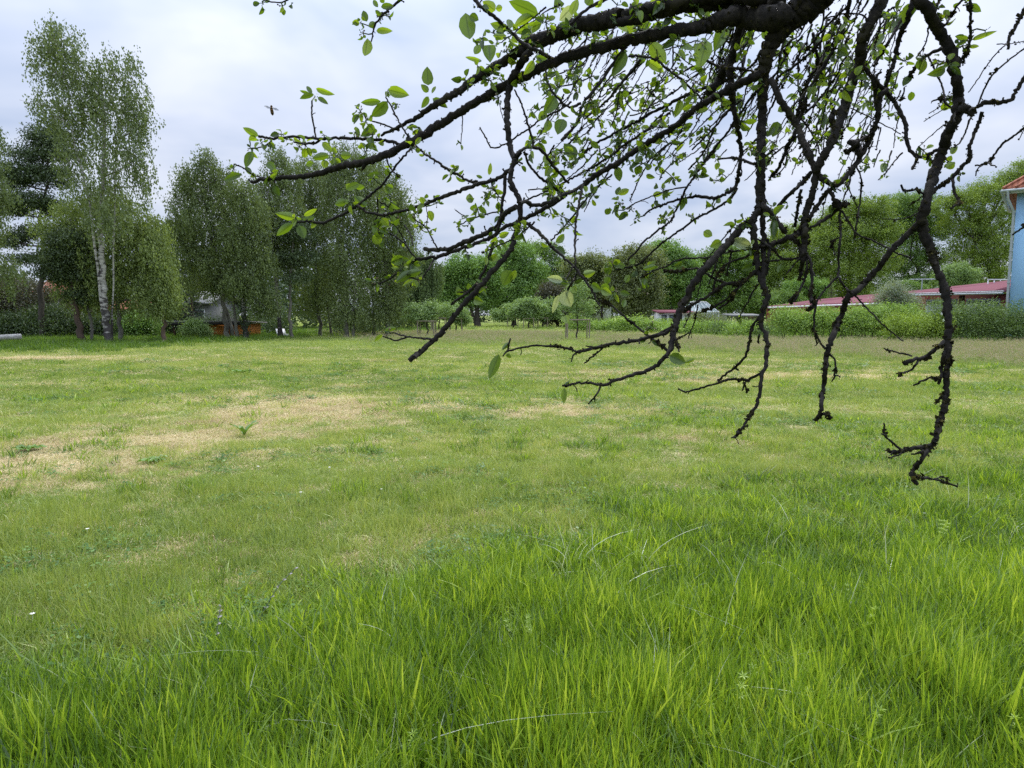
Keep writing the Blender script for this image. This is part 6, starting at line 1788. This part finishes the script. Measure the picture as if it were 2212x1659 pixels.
SPEC = [(1017, 536, 956, 502, 26), (1008, 543, 978, 552, 30), (1053, 561, 1089, 588, 14), (994, 597, 967, 662, 36), (954, 687, 881, 710, 28), (963, 658, 990, 688, 24), (1053, 640, 1085, 674, 32),
 (1000, 680, 990, 700, 18), (1234, 371, 1180, 389, 24), (1230, 371, 1207, 339, 18), (1245, 348, 1318, 373, 26), (1252, 384, 1293, 411, 20), (1220, 368, 1180, 356, 14), (1446, 86, 1430, 41, 28),
 (1478, 86, 1452, 106, 26), (1483, 122, 1546, 122, 26), (1446, 149, 1437, 222, 44), (1415, 95, 1386, 88, 26), (1490, 30, 1470, 0, 20), (1500, 28, 1550, 22, 26), (1500, 10, 1510, -10, 20), (1500, 60, 1478, 40, 18), (1686, 335, 1682, 262, 46),
 (1686, 362, 1657, 332, 26), (1686, 380, 1659, 426, 26), (1704, 389, 1763, 425, 30), (1700, 370, 1716, 340, 14), (1525, 398, 1462, 460, 50), (1530, 353, 1611, 375, 46), (1500, 398, 1420, 404, 30), (1445, 496, 1478, 530, 44), (1450, 500, 1420, 540, 16), (1405, 500, 1407, 552, 20),
 (1270, 561, 1311, 599, 28), (1297, 612, 1228, 624, 34), (1275, 628, 1280, 662, 34), (1342, 610, 1384, 612, 32), (1310, 580, 1326, 605, 18), (1250, 600, 1222, 590, 20), (1235, 640, 1205, 650, 24), (1492, 683, 1446, 692, 22), (1523, 690, 1528, 660, 24), (1520, 730, 1540, 762, 34), (1415, 723, 1361, 746, 28),
 (1396, 772, 1446, 813, 40), (1362, 790, 1318, 806, 32), (1392, 745, 1360, 727, 28), (1400, 740, 1436, 735, 24), (1161, 858, 1084, 840, 36), (1152, 881, 1088, 928, 34), (1175, 890, 1198, 940, 40), (1197, 849, 1248, 822, 20), (1190, 862, 1240, 855, 22), (1240, 870, 1225, 900, 20),
 (1523, 727, 1541, 759, 36), (1556, 700, 1580, 690, 20), (1491, 881, 1470, 920, 34), (1469, 926, 1498, 962, 44), (1500, 860, 1530, 890, 30), (1590, 1010, 1540, 1035, 40), (1600, 1050, 1650, 1030, 34), (1618, 1066, 1559, 1111, 36), (1600, 1080, 1660, 1065, 34), (1630, 1100, 1645, 1130, 24),
 (1464, 1107, 1434, 1098, 16), (1514, 1301, 1561, 1292, 20), (1505, 1319, 1473, 1346, 18), (1570, 850, 1600, 835, 22), (1640, 870, 1610, 850, 22), (2012, 1064, 1980, 1124, 52), (2030, 1062, 2010, 1105, 26), (2215, 1107, 2153, 1093, 34), (2200, 1160, 2175, 1234, 22), (2227, 1144, 2248, 1209, 66),
 (2225, 1245, 2235, 1275, 34), (2298, 1078, 2345, 1068, 36), (2331, 1118, 2369, 1145, 40), (2365, 1125, 2400, 1140, 34), (1815, 1140, 1795, 1160, 40), (1868, 1178, 1905, 1192, 38), (1885, 1150, 1912, 1135, 24), (1850, 1140, 1845, 1115, 22), (1840, 955, 1860, 975, 20), (1956, 1002, 1930, 1030, 34),
 (1687, 829, 1701, 872, 30), (1670, 800, 1655, 775, 24), (1865, 805, 1869, 832, 32), (1840, 790, 1868, 780, 22), (1886, 814, 1916, 842, 22), (1880, 845, 1910, 855, 22), (2009, 1346, 1976, 1378, 18), (1965, 1395, 1925, 1492, 40), (1990, 1400, 2012, 1406, 20), (2224, 1528, 2220, 1590, 24), (2226, 1515, 2245, 1500, 12),
 (2636, 1400, 2700, 1430, 46), (2695, 1425, 2735, 1412, 18), (2568, 1341, 2607, 1365, 18), (2540, 1345, 2520, 1325, 26), (2879, 947, 2960, 972, 50), (2842, 951, 2798, 972, 36), (2770, 911, 2805, 929, 32), (2582, 1045, 2530, 1060, 24), (2480, 1080, 2462, 1112, 24), (2683, 1040, 2652, 1046, 36), (2962, 1045, 2916, 1062, 26), (3005, 1050, 2985, 1068, 30), (3078, 1045, 3062, 1075, 20), (2540, 1100, 2532, 1128, 28),
 (2400, 1090, 2385, 1120, 28), (2420, 1020, 2440, 1045, 34), (2480, 1035, 2500, 1020, 24), (2370, 1140, 2410, 1160, 34), (2440, 1150, 2480, 1160, 22), (2450, 1210, 2462, 1180, 20),
 (2120, 57, 2004, 4, 52), (2106, 57, 2022, 105, 40), (2195, 30, 2185, -10, 44), (2201, 81, 2256, 24, 56), (2134, 92, 2031, 132, 44), (2100, 120, 2050, 150, 44), (1998, 119, 1930, 92, 34), (1995, 140, 1940, 140, 30), (1833, 49, 1850, 157, 66), (1850, 60, 1885, 80, 34), (1949, 41, 1900, 5, 42), (1950, 35, 1978, 28, 28), (1925, 178, 1930, 246, 58), (1890, 174, 1868, 214, 30), (1898, 241, 1831, 224, 18),
 (2185, 380, 2140, 450, 56), (2125, 260, 2090, 272, 16), (2250, 60, 2275, -5, 36), (2310, 20, 2330, -15, 40), (2503, 117, 2420, 84, 50), (2509, 111, 2566, 92, 40), (2590, 5, 2540, 32, 30), (2463, 203, 2406, 303, 48), (2560, 165, 2622, 250, 58), (2544, 240, 2616, 286, 36), (2783, 160, 2752, 272, 68), (2856, 108, 2812, 202, 62), (2870, 95, 2895, 100, 30), (2680, 394, 2656, 464, 34), (2700, 400, 2708, 445, 28),
 (2735, 430, 2790, 430, 34), (2850, 400, 2880, 430, 34), (3061, 479, 3042, 540, 48), (3060, 440, 3090, 420, 30), (3045, 500, 3020, 540, 26), (2925, 110, 2915, 195, 30), (3341, 280, 3303, 308, 22), (3368, 515, 3334, 502, 20), (3481, 136, 3425, 200, 28), (3275, 180, 3262, 215, 22), (2830, 590, 2815, 570, 38), (2812, 600, 2795, 620, 36), (2830, 640, 2820, 670, 22),
 (3598, 15, 3556, 92, 52), (3540, 285, 3476, 335, 28), (3585, 300, 3555, 340, 30), (3588, 360, 3585, 398, 26), (3830, 156, 3925, 122, 22), (3805, 155, 3762, 143, 14), (3815, 185, 3856, 182, 16), (3722, 40, 3725, 80, 26), (3775, 575, 3742, 605, 26), (3760, 640, 3725, 662, 34), (3810, 160, 3765, 178, 18), (2190, 300, 2225, 320, 30), (2150, 440, 2120, 475, 34), (2220, 470, 2195, 530, 52), (2160, 470, 2150, 520, 36), (2270, 620, 2220, 565, 46), (2165, 655, 2145, 695, 34), (2240, 685, 2195, 678, 24), (2430, 655, 2440, 715, 34), (2530, 612, 2500, 640, 26),
 (2545, 690, 2580, 700, 22), (2478, 745, 2430, 765, 26), (2430, 770, 2440, 735, 24), (2400, 820, 2385, 845, 26), (2570, 770, 2610, 762, 24), (2700, 600, 2690, 620, 22), (2650, 700, 2610, 725, 16), (1900, 700, 1875, 690, 14), (1925, 690, 1932, 640, 18), (1850, 760, 1855, 800, 32)]
for (bx, by, tx, ty, w) in SPEC:
    if 1140 < by < 1220 and 2190 < bx < 2240 or (2200 < bx < 2220 and by < 1120) or (by > 940 and bx > 2800 and w > 40): a = -1
    else: a = rg.uniform(.15, .9)
    leafS(bx, by, tx, ty, w, a=(1.0 if a < 0 else a), curl=0.08)
    d = nearest(bx, by)
# clusters: rosette of small leaves and withered blossom round a bud
for (x, y, d, n, L_) in [(1035, 12, 1.5, 4, 34), (1112, 25, 1.5, 4, 34), (1420, 90, 1.6, 5, 26), (1430, 130, 1.6, 4, 24), (1420, 440, 1.75, 9, 36), (1440, 480, 1.75, 7, 36), (1530, 350, 1.75, 4, 30), (1400, 520, 1.75, 4, 28), (1470, 700, 1.75, 4, 32), (1130, 550, 1.8, 6, 28), (1060, 575, 1.8, 6, 28), (1180, 580, 1.8, 5, 26), (1310, 620, 1.78, 5, 28),
  (1490, 900, 1.8, 8, 36), (1510, 860, 1.8, 7, 34), (1540, 880, 1.8, 6, 34), (1580, 1060, 1.8, 8, 38), (1620, 1040, 1.8, 7, 38), (1560, 1010, 1.8, 5, 34), (1560, 870, 1.8, 5, 30), (1720, 800, 1.8, 6, 34), (1880, 820, 1.8, 5, 36), (1850, 880, 1.8, 5, 28), (1930, 740, 1.8, 6, 34), (1910, 790, 1.8, 6, 32), (1815, 565, 1.6, 4, 20), (1840, 330, 1.6, 5, 24),
  (2090, 430, 1.8, 5, 30), (2150, 330, 1.8, 7, 34), (2200, 340, 1.8, 7, 34), (2240, 300, 1.8, 7, 32), (2180, 270, 1.8, 6, 34), (2270, 350, 1.8, 7, 30), (2210, 600, 1.8, 8, 34), (2240, 640, 1.8, 8, 30), (2180, 620, 1.8, 5, 32), (2300, 690, 1.8, 5, 26), (2270, 760, 1.8, 7, 32), (2250, 800, 1.8, 6, 30), (2170, 840, 1.8, 6, 26), (2120, 850, 1.8, 5, 28), (2220, 890, 1.8, 6, 26), (2210, 850, 1.8, 5, 28),
  (2420, 600, 1.9, 6, 30), (2390, 470, 1.9, 6, 26), (2380, 530, 1.9, 6, 28), (2440, 420, 1.9, 6, 30), (2530, 350, 1.9, 6, 26), (2620, 350, 1.9, 7, 28), (2680, 240, 1.9, 9, 28), (2720, 220, 1.9, 9, 26), (2700, 180, 1.9, 6, 26), (2690, 290, 1.9, 5, 22), (2650, 700, 1.85, 6, 28), (2520, 690, 1.85, 6, 26), (2670, 560, 1.8, 6, 24), (2440, 800, 1.9, 8, 34), (2420, 830, 1.9, 5, 26), (2580, 790, 1.85, 5, 26), (2500, 860, 1.85, 5, 26),
  (2600, 860, 1.85, 6, 30), (2610, 900, 1.85, 5, 26), (2720, 850, 1.8, 6, 30), (2400, 1035, 1.8, 6, 34), (2560, 1060, 1.7, 7, 34), (2420, 1150, 1.5, 6, 28), (2540, 1140, 1.5, 4, 26), (2560, 1290, 1.4, 4, 26), (2340, 1130, 1.5, 3, 26), (2940, 870, 1.45, 5, 42), (2900, 900, 1.45, 4, 40), (3110, 620, 1.7, 4, 28), (3130, 520, 1.6, 5, 36), (3240, 540, 1.6, 6, 28), (3220, 560, 1.6, 6, 26), (3160, 640, 1.6, 4, 24), (3240, 700, 1.6, 6, 26),
  (3050, 700, 1.6, 4, 28), (3100, 800, 1.6, 5, 28), (3140, 860, 1.6, 5, 30), (3040, 830, 1.5, 5, 40), (3270, 480, 1.5, 6, 30), (3300, 560, 1.5, 5, 26), (3420, 650, 1.5, 6, 30), (3400, 670, 1.5, 5, 28), (3230, 430, 1.6, 4, 24), (3560, 540, 1.4, 5, 28), (3560, 240, 1.4, 5, 30), (3700, 240, 1.3, 5, 26), (3790, 180, 1.3, 5, 32), (3740, 640, 1.35, 4, 34), (2010, 130, 1.5, 5, 44), (1900, 150, 1.55, 7, 40), (1940, 130, 1.55, 5, 44), (2150, 90, 1.5, 6, 40), (1880, 260, 1.6, 5, 34), (1930, 290, 1.6, 4, 36),
  (2260, 150, 1.7, 4, 34), (2060, 320, 1.7, 5, 24), (2860, 150, 1.6, 4, 36), (2940, 150, 1.6, 6, 28), (2430, 20, 1.5, 3, 44), (2640, 70, 1.6, 4, 30), (2700, 60, 1.7, 4, 26), (1520, 1310, 1.5, 4, 18), (1240, 380, 1.8, 4, 18), (3880, 120, 1.25, 2, 34)]:
    clusters.append((x, y, d, n, L_))
TWG = MB()
for (x, y, d, n, L_) in clusters:
    c = PS(x, y, d)
    # short petiole stalk back to the nearest limb
    A_ = np.array(samp); j = np.argmin((A_[:, 0] - x) ** 2 + (A_[:, 1] - y) ** 2 + (300 * (A_[:, 2] - d)) ** 2)
    if (A_[j, 0] - x) ** 2 + (A_[j, 1] - y) ** 2 < 90 ** 2:
        TWG.tube(np.array([PS(*A_[j]), (PS(*A_[j]) + c) / 2 + R.normal(0, .002, 3), c]), [.0018, .0015, .0013], 5, cap=False)
    for k in range(int(n)):
        a = rg.uniform(0, 6.283); l = L_ * rg.uniform(.55, 1.25); ft = rg.uniform(.45, 1)
        st = l * .3
        o = PS(x + math.cos(a) * st, y + math.sin(a) * st, d + rg.uniform(-.008, .008))
        dt = d + (1 if rg.uniform() < .5 else -1) * math.sqrt(1 - ft * ft) * l * d / FS
        t_ = PS(x + math.cos(a) * (st + l * ft), y + math.sin(a) * (st + l * ft) + l * .12, dt)
        TWG.tube(np.array([c, o]), .0007 * L_ / 30, 4, cap=False)
        leaf(o, t_, l * rg.uniform(.42, .62) * d / FS, camdir(c) + unit(1)[0] * .9, rg.uniform(-.1, .4), rg.uniform(.1, .6), rg.uniform(.0, .9))
    if rg.uniform() < .55:
        for k in range(rg.integers(3, 8)):
            e = c + unit(1)[0] * rg.uniform(.005, .012)
            TWG.tube(np.array([c, e]), .0005, 4, cap=False)
            BUD.tube(np.array([e - (e - c) * .1, e + (e - c) * .28]), [.0009, .0018], 5, a=rg.uniform(0, 1))

apple = empty("apple_tree", (2.35, .55, 0.0))
M['applebark'], N, L = newmat('apple_bark')
g = N.new("ShaderNodeNewGeometry")
n1 = noisen(N, L, 60.0, 6.0, .7, g.outputs["Position"]); n2 = noisen(N, L, 14.0, 3.0, .5, g.outputs["Position"]); n3 = noisen(N, L, 260.0, 3.0, .6, g.outputs["Position"])
col = rampn(N, L, n1, [(.35, (.005, .0045, .004)), (.58, (.018, .015, .012)), (.78, (.075, .065, .052))])
col = mixn(N, L, mathn(N, L, 'MULTIPLY', mathn(N, L, 'GREATER_THAN', n2, .66), .45), col, (.05, .045, .03))
bs = N.new("ShaderNodeBsdfPrincipled"); bs.inputs["Roughness"].default_value = .85; bs.inputs["Specular IOR Level"].default_value = .2
L.new(col, bs.inputs["Base Color"]); bn = N.new("ShaderNodeBump"); bn.inputs["Strength"].default_value = 1.0; bn.inputs["Distance"].default_value = .003
L.new(mathn(N, L, 'ADD', n1, mathn(N, L, 'MULTIPLY', n3, .5)), bn.inputs["Height"]); L.new(bn.outputs[0], bs.inputs["Normal"])
out = N.new("ShaderNodeOutputMaterial"); L.new(bs.outputs[0], out.inputs[0])
M['appleleaf'] = leafmat('apple_leaf', (.035, .068, .014), (.12, .20, .02), .6, midrib=True, gloss=.04, third=(.25, .35, .035), fourth=(.36, .42, .32), tr=(1.5, 1.45, .5))
M['moss'] = leafmat('branch_moss', (.014, .013, .009), (.05, .045, .022), .1, gloss=0, third=(.14, .12, .04))
M['budm'] = leafmat('withered_blossom', (.13, .09, .06), (.32, .27, .20), .2, gloss=0)
for k, mb in LIMBS.items():
    mb.build("trunk" if k == 'T' else "twigs" if k == 'Q' else "limb", M['applebark'], apple, True)
TWG.build("stalks", FOL['birch'], apple)
LICH['moss'].build("moss", M['moss'], apple)
LF.build("leaves", M['appleleaf'], apple, True)
BUD.build("blossom", M['budm'], apple)
tag(apple, "old apple tree with dark mossy drooping branches and fresh leaves hanging over the meadow", "apple tree")

# ------------------------------------------------------------------ the bee
bee = empty("bee", tuple(PS(1069, 430, 1.15)))
c = PS(1069, 430, 1.15)
M['beebody'] = bandmat('bee_stripes', (.16, .09, .03), (.02, .015, .01), 260, 2, .7)
M['wing'] = solid('bee_wing', (.35, .36, .40), (.28, .29, .33), 40, .3)
bb = MB()
bb.tube(np.array([c + np.array(q) for q in ((0, 0, .0065), (0, 0, .005), (0, 0, .002), (0, 0, 0), (.0003, .0005, -.002), (.0008, .001, -.006), (.001, .0015, -.0085), (.001, .002, -.0098))]), [.0007, .0019, .0018, .0026, .0026, .0027, .0018, .0003], 10)
bb.build("body", M['beebody'], bee, True)
for sx in (-1, 1):
    wv = []
    for t in np.linspace(0, 1, 7):
        w = .0019 * math.sin(math.pi * (t * .85 + .12))
        q = c + np.array([sx * (.002 + .0105 * t), .0004, .0018 - sx * .0036 * t])
        wv += [q + [0, .0006, w * 1.2], q - [0, .0006, w]]
    wb_ = MB(); wb_.prism([wv[i] for i in (0, 2, 4, 6, 8, 10, 12)] + [wv[i] for i in (13, 11, 9, 7, 5, 3, 1)], (0, .00012, 0))
    wb_.build("wing", M['wing'], bee)
tag(bee, "small brown bee hovering in the open sky left of the apple twigs", "bee")
